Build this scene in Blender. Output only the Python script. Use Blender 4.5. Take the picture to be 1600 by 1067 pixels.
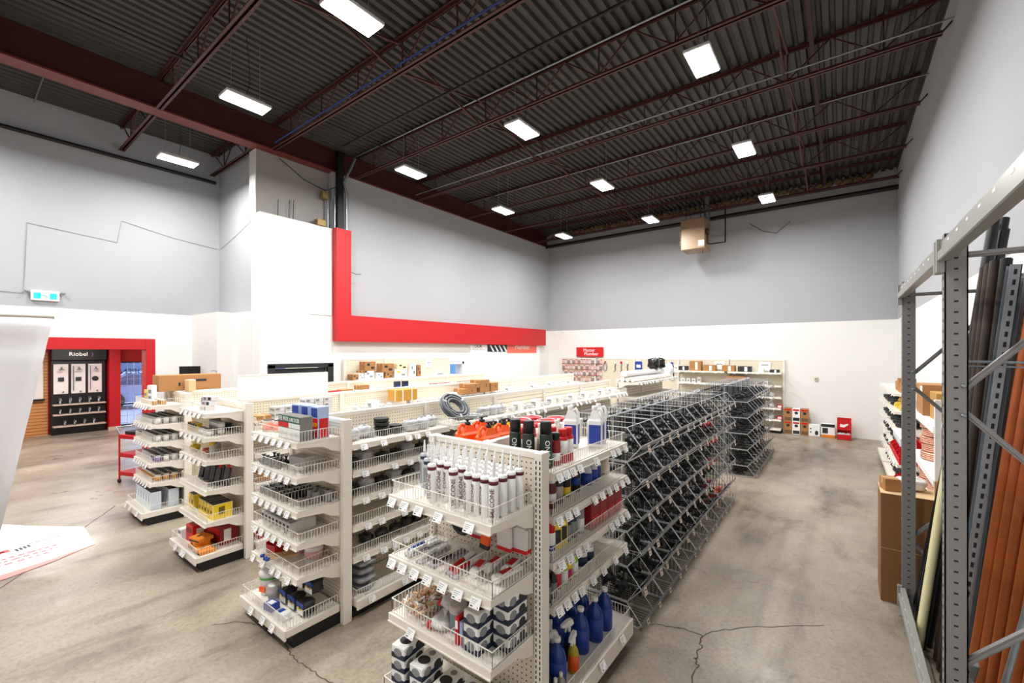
import bpy, math, random
from mathutils import Vector, Matrix
for o in list(bpy.data.objects):
    bpy.data.objects.remove(o)
SC = bpy.context.scene
C = SC.collection
PI = math.pi
R = math.radians
rnd = random.Random(11)

# ------------------------------------------------------------------ camera, world, exposure
cam_d = bpy.data.cameras.new('camera')
cam = bpy.data.objects.new('camera', cam_d)
C.objects.link(cam)
cam.location = (0, 0, 2.0)
cam.rotation_euler = (R(90), 0, R(37.2))
cam_d.sensor_width = 36.0
cam_d.lens = 36.0 * 677.0 / 1600.0
cam_d.shift_y = 16.0 / 1600.0
cam_d.clip_start = 0.05
cam_d.clip_end = 120
SC.camera = cam
SC.unit_settings.scale_length = 1.18
SC.view_settings.view_transform = 'Standard'
SC.view_settings.look = 'None'
SC.view_settings.gamma = 1.0
SC.view_settings.use_curve_mapping = False
SC.view_settings.exposure = 0.0
SC.cycles.max_bounces = 6
SC.cycles.diffuse_bounces = 4
SC.cycles.glossy_bounces = 3
SC.cycles.transmission_bounces = 4
SC.cycles.transparent_max_bounces = 8
SC.cycles.caustics_reflective = False
SC.cycles.caustics_refractive = False
SC.cycles.sample_clamp_indirect = 6.0

world = bpy.data.worlds.new('daylight')
SC.world = world
world.use_nodes = True
_b = world.node_tree.nodes['Background']
_sky = world.node_tree.nodes.new('ShaderNodeTexSky')
_sky.sky_type = 'NISHITA'
_sky.sun_disc = False
_sky.sun_elevation = R(42)
_sky.sun_rotation = R(200)
world.node_tree.links.new(_sky.outputs[0], _b.inputs[0])
_b.inputs[1].default_value = 0.9

# ceiling lamp grid: rows along y, columns along x; the lamps themselves are built further down
LAMP_Z = 5.2
LAMP_WATT = 86.0
LAMPS = [(-3.7, 2.37), (-6.1, 2.37), (-8.85, 2.40), (-1.22, 5.08), (-3.67, 5.08), (-6.12, 5.08), (-1.22, 7.70),
         (-3.66, 7.70), (-6.11, 7.72), (-1.23, 10.45), (-3.68, 10.41), (-6.12, 10.44), (-1.22, -0.3), (-3.7, -0.3), (-6.1, -0.3), (-8.85, -0.3)]  # last four are unseen, added to light the foreground

# ------------------------------------------------------------------ materials
def lin(h):
    h = h.lstrip('#')
    o = []
    for i in (0, 2, 4):
        c = int(h[i:i + 2], 16) / 255.0
        o.append(c / 12.92 if c <= 0.04045 else ((c + 0.055) / 1.055) ** 2.4)
    return (o[0], o[1], o[2], 1.0)

_mats = {}
def M(name, col='cccccc', rough=0.55, metal=0.0, noise=0.0, nscale=8.0, emit=0.0, alpha=1.0, trans=0.0, bump=0.0):
    if name in _mats:
        return _mats[name]
    m = bpy.data.materials.new(name)
    m.use_nodes = True
    nt = m.node_tree
    p = nt.nodes['Principled BSDF']
    c = lin(col)
    p.inputs['Base Color'].default_value = c
    p.inputs['Roughness'].default_value = rough
    p.inputs['Metallic'].default_value = metal
    if emit:
        p.inputs['Emission Color'].default_value = c
        p.inputs['Emission Strength'].default_value = emit
    if alpha < 1:
        p.inputs['Alpha'].default_value = alpha
    if trans:
        p.inputs['Transmission Weight'].default_value = trans
    if noise or bump:
        tc = nt.nodes.new('ShaderNodeTexCoord')
        n = nt.nodes.new('ShaderNodeTexNoise')
        n.inputs['Scale'].default_value = nscale
        n.inputs['Detail'].default_value = 5
        nt.links.new(tc.outputs['Object'], n.inputs['Vector'])
        if noise:
            mp = nt.nodes.new('ShaderNodeMapRange')
            mp.inputs[3].default_value = 1 - noise
            mp.inputs[4].default_value = 1 + noise
            nt.links.new(n.outputs[0], mp.inputs[0])
            mx = nt.nodes.new('ShaderNodeVectorMath')
            mx.operation = 'SCALE'
            mx.inputs[0].default_value = c[:3]
            nt.links.new(mp.outputs[0], mx.inputs['Scale'])
            nt.links.new(mx.outputs[0], p.inputs['Base Color'])
        if bump:
            b = nt.nodes.new('ShaderNodeBump')
            b.inputs['Strength'].default_value = bump
            b.inputs['Distance'].default_value = 0.01
            nt.links.new(n.outputs[0], b.inputs['Height'])
            nt.links.new(b.outputs[0], p.inputs['Normal'])
    _mats[name] = m
    return m

def math_node(nt, op, a, b=None):
    n = nt.nodes.new('ShaderNodeMath')
    n.operation = op
    for i, v in enumerate((a, b)):
        if v is None:
            continue
        if isinstance(v, (int, float)):
            n.inputs[i].default_value = v
        else:
            nt.links.new(v, n.inputs[i])
    return n.outputs[0]

def pattern_mat(name, base, dark, kind, pitch=0.026, size=0.17, rough=0.5):
    """panel material with drilled holes ('peg') or horizontal grooves ('slat') in object x / z"""
    m = M(name, base, rough)
    nt = m.node_tree
    p = nt.nodes['Principled BSDF']
    tc = nt.nodes.new('ShaderNodeTexCoord')
    sx = nt.nodes.new('ShaderNodeSeparateXYZ')
    nt.links.new(tc.outputs['Object'], sx.inputs[0])
    fz = math_node(nt, 'SUBTRACT', math_node(nt, 'FRACT', math_node(nt, 'DIVIDE', sx.outputs[2], pitch)), 0.5)
    if kind == 'peg':
        fx = math_node(nt, 'SUBTRACT', math_node(nt, 'FRACT', math_node(nt, 'DIVIDE', sx.outputs[0], pitch)), 0.5)
        d = math_node(nt, 'SQRT', math_node(nt, 'ADD', math_node(nt, 'MULTIPLY', fx, fx), math_node(nt, 'MULTIPLY', fz, fz)))
    else:
        d = math_node(nt, 'ABSOLUTE', fz)
    k = math_node(nt, 'LESS_THAN', d, size)
    mx = nt.nodes.new('ShaderNodeMix')
    mx.data_type = 'RGBA'
    mx.inputs[6].default_value = lin(base)
    mx.inputs[7].default_value = lin(dark)
    nt.links.new(k, mx.inputs[0])
    nt.links.new(mx.outputs[2], p.inputs['Base Color'])
    return m

WHITE_METAL = M('cream white powder coat', 'e9e3d8', 0.45, 0, 0.03, 5)
PEG = pattern_mat('cream pegboard', 'e6dcc8', '4a4038', 'peg', 0.0285, 0.16)
SLAT = pattern_mat('cream slatwall', 'ebe2d0', '9a8f80', 'slat', 0.05, 0.07)
PINSLAT = pattern_mat('pine slatwall', 'c98a4e', '5a3014', 'slat', 0.075, 0.08)
BLACK = M('black plastic', '0c0c0d', 0.45)
KICK = M('black kick plate', '0a0908', 0.6)
WIREW = M('white coated wire', 'ece8e0', 0.4)
WIREG = M('dark wire', '1c1e20', 0.5, 0.3, 0.15, 30)
WIREZ = M('bright zinc wire', 'c6cacd', 0.38, 0.25, 0.12, 30)
TAGW = M('white ticket', 'f4f4f2', 0.5)
TAGB = M('ticket print', '2a2a2c', 0.6)
TAGR = M('ticket red dot', 'c23a30', 0.6)
RED = M('red paint', 'bd0f18', 0.45, 0, 0.03, 4)
PRED = M('red print', 'c8141c', 0.45)
PDRED = M('dark red print', '8a0f14', 0.5)
PMAR = M('maroon print', '5e141c', 0.5)
PBLUE = M('blue print', '1c3f9a', 0.45)
PNAVY = M('navy print', '14213f', 0.45)
PWHITE = M('white print', 'f3f3f1', 0.45)
PGREY = M('grey print', '8a8d90', 0.5)
PDK = M('charcoal print', '26272a', 0.5)
PYEL = M('yellow print', 'f2cf1e', 0.45)
POR = M('orange plastic', 'f4611a', 0.4)
PORB = M('orange carton', 'e58a1e', 0.55)
PGREEN = M('green print', '0f5a38', 0.5)
CARD = M('brown corrugated board', 'ab7a4a', 0.8, 0, 0.08, 6)
CARDD = M('dark corrugated board', '845c36', 0.85, 0, 0.08, 6)
CARDT = M('packing tape', 'c8a878', 0.35)
CREAM = M('cream carton', 'e8dcb4', 0.6)
FILM = M('cloudy plastic film', 'b2b4b8', 0.2, 0, 0.55, 16, bump=1.0)
FILMD = M('dark film pouch', '303134', 0.22, 0, 0.8, 14, bump=1.0)
WPLAS = M('white plastic', 'f2f2f0', 0.35)
GALV = M('galvanised steel', '9aa1a8', 0.35, 0.8, 0.2, 20)
COPPER = M('copper tube', 'c4703a', 0.32, 0.75, 0.2, 9)

# ------------------------------------------------------------------ mesh builder
class MB:
    def __init__(s):
        s.v, s.f, s.m, s.s = [], [], [], []
    def add(s, vs, fs, m=0, sm=False):
        b = len(s.v)
        s.v += [tuple(v) for v in vs]
        for f in fs:
            s.f.append([b + i for i in f])
            s.m.append(m)
            s.s.append(sm)
        return s
    def box(s, x0, y0, z0, x1, y1, z1, m=0, c=0.0, T=None):
        if x0 > x1: x0, x1 = x1, x0
        if y0 > y1: y0, y1 = y1, y0
        if z0 > z1: z0, z1 = z1, z0
        if c <= 0:
            vs = [(x, y, z) for z in (z0, z1) for y in (y0, y1) for x in (x0, x1)]
            fs = [(0, 2, 3, 1), (4, 5, 7, 6), (0, 1, 5, 4), (2, 6, 7, 3), (0, 4, 6, 2), (1, 3, 7, 5)]
        else:
            vs, ix = [], {}
            for i, x in enumerate((x0, x1)):
                for j, y in enumerate((y0, y1)):
                    for k, z in enumerate((z0, z1)):
                        sx, sy, sz = (c if i == 0 else -c), (c if j == 0 else -c), (c if k == 0 else -c)
                        ix[i, j, k, 0] = len(vs); vs.append((x, y + sy, z + sz))
                        ix[i, j, k, 1] = len(vs); vs.append((x + sx, y, z + sz))
                        ix[i, j, k, 2] = len(vs); vs.append((x + sx, y + sy, z))
            fs = []
            def q(*k): fs.append(tuple(ix[a] for a in k))
            for i in (0, 1):
                o = [(i, 0, 0, 0), (i, 1, 0, 0), (i, 1, 1, 0), (i, 0, 1, 0)]
                q(*(o if i else o[::-1]))
                o = [(0, i, 0, 1), (0, i, 1, 1), (1, i, 1, 1), (1, i, 0, 1)]
                q(*(o if i else o[::-1]))
                o = [(0, 0, i, 2), (1, 0, i, 2), (1, 1, i, 2), (0, 1, i, 2)]
                q(*(o if i else o[::-1]))
            for a in (0, 1):
                for b in (0, 1):
                    o = [(a, b, 0, 0), (a, b, 0, 1), (a, b, 1, 1), (a, b, 1, 0)]
                    q(*(o[::-1] if a == b else o))
                    o = [(a, 0, b, 0), (a, 0, b, 2), (a, 1, b, 2), (a, 1, b, 0)]
                    q(*(o if a == b else o[::-1]))
                    o = [(0, a, b, 1), (0, a, b, 2), (1, a, b, 2), (1, a, b, 1)]
                    q(*(o[::-1] if a == b else o))
                    for k in (0, 1):
                        o = [(a, b, k, 0), (a, b, k, 1), (a, b, k, 2)]
                        q(*(o if (a + b + k) % 2 else o[::-1]))
        if T is not None:
            vs = [T @ Vector(v) for v in vs]
        return s.add(vs, fs, m)
    def bar(s, p, q, r, n=4, m=0, sm=None, r2=None):
        p, q = Vector(p), Vector(q)
        d = q - p
        if d.length < 1e-7: return s
        d.normalize()
        a = d.orthogonal() if abs(d.z) < 0.9 else d.cross(Vector((1, 0, 0)))
        if abs(d.z) < 0.9: a = d.cross(Vector((0, 0, 1)))
        a.normalize()
        b = d.cross(a)
        r2 = r if r2 is None else r2
        vs = []
        for pt, rr in ((p, r), (q, r2)):
            for k in range(n):
                t = 2 * PI * (k + 0.5) / n
                vs.append(pt + a * (rr * math.cos(t)) + b * (rr * math.sin(t)))
        fs = [(k, (k + 1) % n, n + (k + 1) % n, n + k) for k in range(n)]
        s.add(vs, fs, m, (n > 5) if sm is None else sm)
        s.add(vs, [tuple(range(n))[::-1], tuple(range(n, 2 * n))], m)
        return s
    def tube(s, pts, r, n=6, m=0, closed=False):
        pts = [Vector(p) for p in pts]
        N = len(pts)
        vs = []
        ref = None
        for i, p in enumerate(pts):
            a = pts[(i + 1) % N] if (closed or i < N - 1) else p
            b = pts[i - 1] if (closed or i > 0) else p
            d = (a - b)
            if d.length < 1e-9: d = Vector((0, 0, 1))
            d.normalize()
            if ref is None or abs(ref.dot(d)) > 0.95:
                ref = Vector((0, 0, 1)) if abs(d.z) < 0.9 else Vector((1, 0, 0))
            u = d.cross(ref).normalized()
            w = d.cross(u)
            for k in range(n):
                t = 2 * PI * k / n
                vs.append(p + u * (r * math.cos(t)) + w * (r * math.sin(t)))
        fs = []
        for i in range(N if closed else N - 1):
            j = (i + 1) % N
            for k in range(n):
                l = (k + 1) % n
                fs.append((i * n + k, i * n + l, j * n + l, j * n + k))
        s.add(vs, fs, m, True)
        if not closed:
            s.add(vs, [tuple(range(n)), tuple(range((N - 1) * n, N * n))[::-1]], m)
        return s
    def lathe(s, prof, n=14, o=(0, 0, 0), m=0, ms=None, sx=1.0, sy=1.0):
        """prof [(r, z)], closed with caps where r > 0 at the ends; ms: material per segment"""
        vs = []
        for r, z in prof:
            for k in range(n):
                t = 2 * PI * k / n
                vs.append((o[0] + sx * r * math.cos(t), o[1] + sy * r * math.sin(t), o[2] + z))
        for i in range(len(prof) - 1):
            fs = [(i * n + k, i * n + (k + 1) % n, (i + 1) * n + (k + 1) % n, (i + 1) * n + k) for k in range(n)]
            b = len(s.v) if i == 0 else b0
            if i == 0:
                b0 = len(s.v)
                s.v += vs
            for f in fs:
                s.f.append([b0 + q for q in f]); s.m.append(ms[i] if ms else m); s.s.append(True)
        N = len(prof)
        s.f.append([b0 + k for k in range(n)][::-1]); s.m.append(ms[0] if ms else m); s.s.append(False)
        s.f.append([b0 + (N - 1) * n + k for k in range(n)]); s.m.append(ms[-1] if ms else m); s.s.append(False)
        return s
    def prism(s, poly, axis, a, b, m=0):
        """poly: 2-D outline; axis 'x' -> poly is (y,z); 'y' -> (x,z); 'z' -> (x,y)"""
        def P3(u, v, w):
            return {'x': (w, u, v), 'y': (u, w, v), 'z': (u, v, w)}[axis]
        n = len(poly)
        ar = sum(poly[i][0] * poly[(i + 1) % n][1] - poly[(i + 1) % n][0] * poly[i][1] for i in range(n))
        flip = (ar > 0) == (axis == 'y')
        vs = [P3(u, v, a) for u, v in poly] + [P3(u, v, b) for u, v in poly]
        fs = [tuple(range(n))[::-1], tuple(range(n, 2 * n))] + [(i, (i + 1) % n, n + (i + 1) % n, n + i) for i in range(n)]
        if flip != (b < a):
            fs = [f[::-1] for f in fs]
        return s.add(vs, fs, m)
    def mesh(s, name, mats):
        me = bpy.data.meshes.new(name)
        me.from_pydata(s.v, [], s.f)
        for m in (mats if isinstance(mats, (list, tuple)) else [mats]):
            me.materials.append(m)
        me.polygons.foreach_set('material_index', s.m)
        me.polygons.foreach_set('use_smooth', s.s)
        me.update()
        return me

def obj(name, mb, mats, parent=None, loc=(0, 0, 0), rot=(0, 0, 0)):
    me = mb if isinstance(mb, bpy.types.Mesh) else mb.mesh(name, mats)
    o = bpy.data.objects.new(name, me)
    C.objects.link(o)
    o.location = loc
    o.rotation_euler = rot
    if parent is not None:
        o.parent = parent
    return o

def tag(o, label, cat, group=None, kind=None):
    if label: o['label'] = label
    if cat: o['category'] = cat
    if group: o['group'] = group
    if kind: o['kind'] = kind
    return o

def thing(name, label, cat, loc=(0, 0, 0), rz=0.0, group=None):
    o = bpy.data.objects.new(name, None)
    o.empty_display_size = 0.1
    C.objects.link(o)
    o.location = loc
    o.rotation_euler = (0, 0, rz)
    return tag(o, label, cat, group)

def struct(name, mb, mats, loc=(0, 0, 0), rot=(0, 0, 0)):
    o = obj(name, mb, mats, None, loc, rot)
    o['kind'] = 'structure'
    return o

def kids(o):
    return [c for c in o.children]

def copy_tree(o, parent=None):
    c = o.copy()
    C.objects.link(c)
    if parent is not None:
        c.parent = parent
    for ch in kids(o):
        copy_tree(ch, c)
    return c

_used = set()
def place(proto, loc, rz=0.0, label=None, group=None, rot=None, sc=None):
    """first call moves the prototype itself, later calls copy it with its parts"""
    if proto.name in _used:
        o = copy_tree(proto)
    else:
        _used.add(proto.name)
        o = proto
    o.location = loc
    o.rotation_euler = rot if rot is not None else (0, 0, rz)
    if sc is not None:
        o.scale = (sc, sc, sc) if isinstance(sc, (int, float)) else sc
    if label: o['label'] = label
    if group: o['group'] = group
    elif label and 'group' in o: del o['group']
    return o

_txt = {}
def text_mesh(s, size, mat, depth=0.0006, align='CENTER', space=1.0):
    k = (s, size, mat.name, align, space)
    if k in _txt: return _txt[k]
    cu = bpy.data.curves.new('lettering', 'FONT')
    cu.body = s
    cu.size = size
    cu.extrude = depth
    cu.align_x = align
    cu.align_y = 'CENTER'
    cu.space_character = space
    cu.resolution_u = 3
    t = bpy.data.objects.new('lettering', cu)
    C.objects.link(t)
    dg = bpy.context.evaluated_depsgraph_get()
    me = bpy.data.meshes.new_from_object(t.evaluated_get(dg))
    bpy.data.objects.remove(t)
    me.materials.clear()
    me.materials.append(mat)
    _txt[k] = me
    return me

def lettering(s, size, mat, parent, loc, rot=(PI / 2, 0, 0), name='lettering', sx=1.0, align='CENTER'):
    o = obj(name, text_mesh(s, size, mat, align=align), None, parent, loc, rot)
    if sx != 1.0: o.scale = (sx, 1, 1)
    return o
FLOOR_CRACKS = [
    ([(-3.667, 1.2), (-3.564, 1.324), (-3.344, 1.432), (-3.249, 1.413), (-3.11, 1.454), (-2.915, 1.399), (-2.76, 1.396), (-2.585, 1.407), (-2.443, 1.431)], .010),
    ([(-3.56, 1.531), (-3.43, 1.486), (-3.344, 1.432)], .009),
    ([(-1.121, 3.141), (-1.001, 3.208), (-0.89, 3.246), (-0.779, 3.241), (-0.754, 3.093), (-0.753, 2.965), (-0.718, 2.907), (-0.724, 2.6)], .012),
    ([(-0.779, 3.241), (-0.717, 3.347), (-0.57, 3.52), (-.1, 3.9)], .008),
    ([(-5.2, -0.05), (-5.94, .486), (-6.88, .994), (-7.51, 1.367)], .016),
]

# ------------------------------------------------------------------ the setting
XR, YB, YF = 1.0, 12.8, -4.0         # right wall, back wall, wall behind the viewer
ZD, ZL = 6.05, 2.72                  # underside of roof deck, paint line
GREYW = M('grey wall paint', 'a9abaf', 0.8, 0, 0.03, 1.2)
WHITEW = M('white wall paint', 'e9e8e5', 0.75, 0, 0.02, 1.2)
CONCW = M('bare concrete wall', '9c9896', 0.9, 0, 0.12, 3)

def floor_material():
    m = M('polished concrete', 'b5a894', 0.4)
    nt = m.node_tree
    p = nt.nodes['Principled BSDF']
    tc = nt.nodes.new('ShaderNodeTexCoord')
    def noise(sc, det, rough, stretch=(1, 1, 1)):
        mp = nt.nodes.new('ShaderNodeMapping')
        mp.inputs['Scale'].default_value = stretch
        nt.links.new(tc.outputs['Object'], mp.inputs[0])
        n = nt.nodes.new('ShaderNodeTexNoise')
        n.inputs['Scale'].default_value = sc
        n.inputs['Detail'].default_value = det
        n.inputs['Roughness'].default_value = rough
        n.inputs['Distortion'].default_value = 0.4
        nt.links.new(mp.outputs[0], n.inputs['Vector'])
        return n.outputs[0]
    def ramp(src, stops):
        r = nt.nodes.new('ShaderNodeValToRGB')
        el = r.color_ramp.elements
        el[0].position, el[0].color = stops[0][0], lin(stops[0][1])
        el[1].position, el[1].color = stops[-1][0], lin(stops[-1][1])
        for ps, h in stops[1:-1]:
            e = el.new(ps); e.color = lin(h)
        nt.links.new(src, r.inputs[0])
        return r.outputs[0]
    def mult(a, b, fac):
        x = nt.nodes.new('ShaderNodeMix')
        x.data_type = 'RGBA'; x.blend_type = 'MULTIPLY'
        x.inputs[0].default_value = fac
        nt.links.new(a, x.inputs[6]); nt.links.new(b, x.inputs[7])
        return x.outputs[2]
    big = ramp(noise(0.55, 6, 0.6), [(0.25, '746c61'), (0.45, 'a09689'), (0.6, 'b0a698'), (0.78, 'c2b9ac')])
    mid = ramp(noise(1.7, 8, 0.7, (1, 0.45, 1)), [(0.28, '78716a'), (0.48, 'e0dcd4'), (0.8, 'ffffff')])
    fine = ramp(noise(38, 4, 0.7), [(0.3, 'c8c4bc'), (0.55, 'ffffff')])
    nt.links.new(mult(mult(big, mid, 0.95), fine, 0.6), p.inputs['Base Color'])
    rr = nt.nodes.new('ShaderNodeMapRange')
    rr.inputs[1].default_value, rr.inputs[2].default_value = 0.3, 0.7
    rr.inputs[3].default_value, rr.inputs[4].default_value = 0.22, 0.5
    nt.links.new(noise(1.1, 5, 0.6), rr.inputs[0])
    nt.links.new(rr.outputs[0], p.inputs['Roughness'])
    p.inputs['Specular IOR Level'].default_value = 0.4
    return m

fl = MB().box(-15.4, YF, -0.12, XR, YB, 0.0)
floor = struct('floor', fl, floor_material())

def crack(pts, w=0.008):
    b = MB()
    r2 = random.Random(len(pts) * 7 + int(abs(pts[0][0]) * 100))
    P = []
    for i in range(len(pts) - 1):
        for k in range(6):
            t = k / 6
            P.append((pts[i][0] * (1 - t) + pts[i + 1][0] * t + r2.uniform(-.012, .012), pts[i][1] * (1 - t) + pts[i + 1][1] * t + r2.uniform(-.012, .012)))
    P.append(pts[-1])
    for i in range(len(P) - 1):
        (x0, y0), (x1, y1) = P[i], P[i + 1]
        d = math.hypot(x1 - x0, y1 - y0) or 1
        w0, w1 = w * (0.5 + 0.5 * abs(math.sin(i * 1.7))), w * (0.5 + 0.5 * abs(math.sin((i + 1) * 1.7)))
        nx, ny = -(y1 - y0) / d / 2, (x1 - x0) / d / 2
        z = 0.0012
        b.add([(x0 + nx * w0, y0 + ny * w0, z), (x0 - nx * w0, y0 - ny * w0, z), (x1 - nx * w1, y1 - ny * w1, z), (x1 + nx * w1, y1 + ny * w1, z)], [(0, 1, 2, 3)])
    return b
CRACKM = M('dark crack in concrete', '5a5146', 0.9)
for pts, w in FLOOR_CRACKS:
    o = obj('floor_crack', crack(pts, w), CRACKM, floor)
    o['kind'] = 'structure'

# walls: each painted grey above and white below the line
def two_tone(name, x0, y0, x1, y1, zt=ZD + 0.2, zl=ZL):
    b = MB()
    b.box(x0, y0, 0, x1, y1, zl, 1)
    b.box(x0, y0, zl, x1, y1, zt, 0)
    return struct(name, b, [GREYW, WHITEW])
two_tone('wall_back', -9.2, YB, XR + 0.2, YB + 0.2)
two_tone('wall_right', XR, YF, XR + 0.2, YB)
two_tone('wall_front', -16, YF - 0.2, XR + 0.2, YF)
# long wall with the red frame; its foot is white, an opening lets the small blue room show
b = MB()
def wall_x(x0, x1, holes, y0, y1, z0, z1, m):
    """wall across x0..x1 from y0 to y1 with rectangular holes (ya, yb, top)"""
    y = y0
    for ya, yb_, zt in sorted(holes):
        b.box(x0, y, z0, x1, ya, z1, m)
        b.box(x0, ya, zt, x1, yb_, z1, m)
        y = yb_
    b.box(x0, y, z0, x1, y1, z1, m)
wall_x(-8.35, -8.1, [(7.79, 8.47, 1.69)], 4.73, YB, 0, ZL, 1)
b.box(-8.35, 4.73, ZL, -8.1, YB, 5.62, 0)
struct('wall_left', b, [GREYW, WHITEW])
b = MB()
b.box(-8.5, 3.372, 4.462, -8.25, 4.729, 5.598, 0)
struct('wall_left_concrete', b, [CONCW])
b = MB()
wall_x(-8.45, -8.1, [(3.62, 4.62, 1.76)], 3.37, 4.725, 0, 4.46, 0)
b.box(-8.105, 4.27, 2.72, -8.085, 4.71, 3.72, 0, 0.003)
struct('wall_left_boxing', b, [WHITEW])
struct('wall_left_end', MB().box(-8.5, 3.36, 4.462, -8.25, 3.3715, 5.598, 0), [M('pale wall end', 'd6d5d2', 0.8)])  # lit look of this end face put into a paler colour
two_tone('wall_return', -10.5, 3.5, -8.45, 3.7)
struct('wall_return_furring', MB().box(-10.3, 3.02, 0, -9.0, 3.5, ZL + 0.005), [WHITEW])
struct('wall_return_furring_side', MB().box(-9.0, 3.3, 0, -8.45, 3.5, ZL + 0.003), [WHITEW])
# far wall with the red portal
PT = 2.24
b = MB()
b.box(-10.5, YF, PT, -10.3, 3.5, ZL, 1)
b.box(-10.5, 2.44, 0, -10.3, 3.5, PT, 1)
b.box(-10.5, YF, ZL, -10.3, 3.5, ZD + 0.2, 0)
struct('wall_far_left', b, [GREYW, WHITEW])
b = MB()
b.box(-10.56, YF, 2.04, -10.285, 2.3, PT, 0, 0.004)
b.box(-10.56, 2.3, 0, -10.285, 2.44, PT, 0, 0.004)
struct('trim_1', b, [RED])
# entrance lobby behind the portal
b = MB()
b.box(-15.4, YF, 0, -15.2, 2.80, 2.4, 0)
b.box(-15.4, 3.62, 0, -15.2, 3.9, 2.4, 0)
b.box(-15.4, 2.80, 1.74, -15.2, 3.62, 2.4, 0)
struct('wall_lobby', b, [RED])
struct('wall_lobby_side', MB().box(-15.4, 3.75, 0, -10.5, 3.9, 2.4), [M('lobby white', 'e4e2e4', 0.7)])
struct('ceiling_lobby', MB().box(-15.4, YF, 2.3, -10.5, 3.9, 2.4), [RED])
struct('pillar_lobby', MB().box(-15.2, 2.58, 0, -14.8, 2.80, 2.3, 0, 0.005), [RED])
struct('trim_2', MB().box(-14.81, 2.56, 0, -14.78, 2.82, 0.09), [M('tan skirting', 'c9b79c', 0.6)])

# ------------------------------------------------------------------ roof: ribbed deck, beam, joists
b = MB()
pitch = 0.13
x = -15.0
prof = []
while x < XR + 0.2:
    prof += [(x, ZD), (x + 0.062, ZD), (x + 0.078, ZD + 0.045), (x + 0.114, ZD + 0.045)]
    x += pitch
prof.append((x, ZD))
n = len(prof)
vs = [(px, YF, pz) for px, pz in prof] + [(px, YB + 0.1, pz) for px, pz in prof]
b.add(vs, [(i, i + 1, n + i + 1, n + i) for i in range(n - 1)])
b.box(-15.4, YF, ZD + 0.06, XR + 0.2, YB + 0.2, ZD + 0.2)
struct('ceiling', b, [M('dark ribbed steel deck', '423e3a', 0.6, 0.2, 0.28, 3)])
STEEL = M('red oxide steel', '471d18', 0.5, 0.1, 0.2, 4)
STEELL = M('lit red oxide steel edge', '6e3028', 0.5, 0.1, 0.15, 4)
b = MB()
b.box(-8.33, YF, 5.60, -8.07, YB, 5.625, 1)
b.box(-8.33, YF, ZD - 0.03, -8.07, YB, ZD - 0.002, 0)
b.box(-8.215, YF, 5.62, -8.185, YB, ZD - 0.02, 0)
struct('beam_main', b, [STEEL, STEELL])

def joist(y, x0, x1, name):
    b = MB()
    zt, zb = ZD - 0.012, 5.60
    for s in (-1, 1):                                   # double angles
        for z, up in ((zt, -1), (zb, 1)):
            b.box(x0, y + s * 0.008, z, x1, y + s * 0.045, z + up * 0.010)
            b.box(x0, y + s * 0.008, z, x1, y + s * 0.014, z + up * 0.045)
    p = 0.98
    k = 0
    x = x0 + 0.12
    while x < x1 - 0.05:
        xm, xe = min(x + p / 2, x1 - 0.03), min(x + p, x1 - 0.02)
        b.bar((x, y, zt - 0.03), (xm, y, zb + 0.02), 0.0115)
        if xe > xm: b.bar((xm, y, zb + 0.02), (xe, y, zt - 0.03), 0.0115)
        b.bar((xm + 0.02, y, zt - 0.03), (xm + 0.02, y, zb + 0.02), 0.010)
        x += p
    return b
JY = [0.32, 1.955, 3.585, 5.22, 6.87, 8.60, 10.25, 11.90]
for i, y in enumerate(JY):
    o = obj('roof_joist', joist(y, -8.06, XR - 0.08, 'j'), STEEL)
    tag(o, 'open web roof joist, %s from the back wall, red beam to side wall' % ['eighth', 'seventh', 'sixth', 'fifth', 'fourth', 'third', 'second', 'first'][i], 'roof joist', 'roof joists')
    e = MB().bar((XR - 0.09, y, 5.62), (XR + 0.0, y, 5.72), 0.012)
    obj('wall_strut', e, STEEL, o)
for i, y in enumerate((1.955, 3.36)):
    o = obj('roof_joist', joist(y, -10.28, -8.34, 'j'), STEEL)
    tag(o, ['short open web joist over the grey side bay nearer the red portal', 'short open web joist beside the pale wall end over the side bay'][i], 'roof joist', 'roof joists')
# cross bridging
BR = []
for i in range(len(JY) - 1):
    for xb in (-4.6, -0.6):
        BR.append((xb, JY[i], JY[i + 1]))
for n_, (xb, ya, yb_) in enumerate(BR):
    b = MB()
    b.bar((xb, ya, 6.0), (xb, yb_, 5.63), 0.016)
    b.bar((xb + 0.03, ya, 5.63), (xb + 0.03, yb_, 6.0), 0.016)
    o = obj('cross_bracing', b, STEEL)
    tag(o, 'crossed steel bracing bars between two roof joists', 'bracing', 'cross bracing between the joists')
# pipes and conduits under the roof
DPIPE = M('dark sprinkler pipe', '1b1817', 0.5, 0.3)
def pipe(name, pts, r, mat, label, cat, group=None, n=8):
    return tag(obj(name, MB().tube(pts, r, n), mat), label, cat, group)
pipe('sprinkler_pipe', [(-8.9, 12.62, 5.60), (XR, 12.62, 5.60)], 0.055, DPIPE, 'thick dark sprinkler main running along the top of the back wall', 'pipe')
pipe('gas_pipe', [(-8.0, 12.5, 5.78), (XR, 12.5, 5.78)], 0.025, DPIPE, 'thin dark pipe just above the thick main on the back wall', 'pipe')
pipe('sprinkler_pipe', [(-7.2, 4.4, 5.72), (XR, 4.4, 5.72)], 0.02, DPIPE, 'thin dark sprinkler branch crossing between the large hanging lamps', 'pipe')
pipe('sprinkler_pipe', [(-10.2, YF, 5.45), (-10.2, 3.4, 5.45)], 0.035, DPIPE, 'dark sprinkler pipe along the top of the grey wall over the red portal', 'pipe')
pipe('sprinkler_pipe', [(-7.0, -1.0, 5.92), (-7.0, 12.0, 5.92)], 0.016, DPIPE, 'dark branch pipe running along the roof deck beside the red beam', 'pipe')
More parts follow.
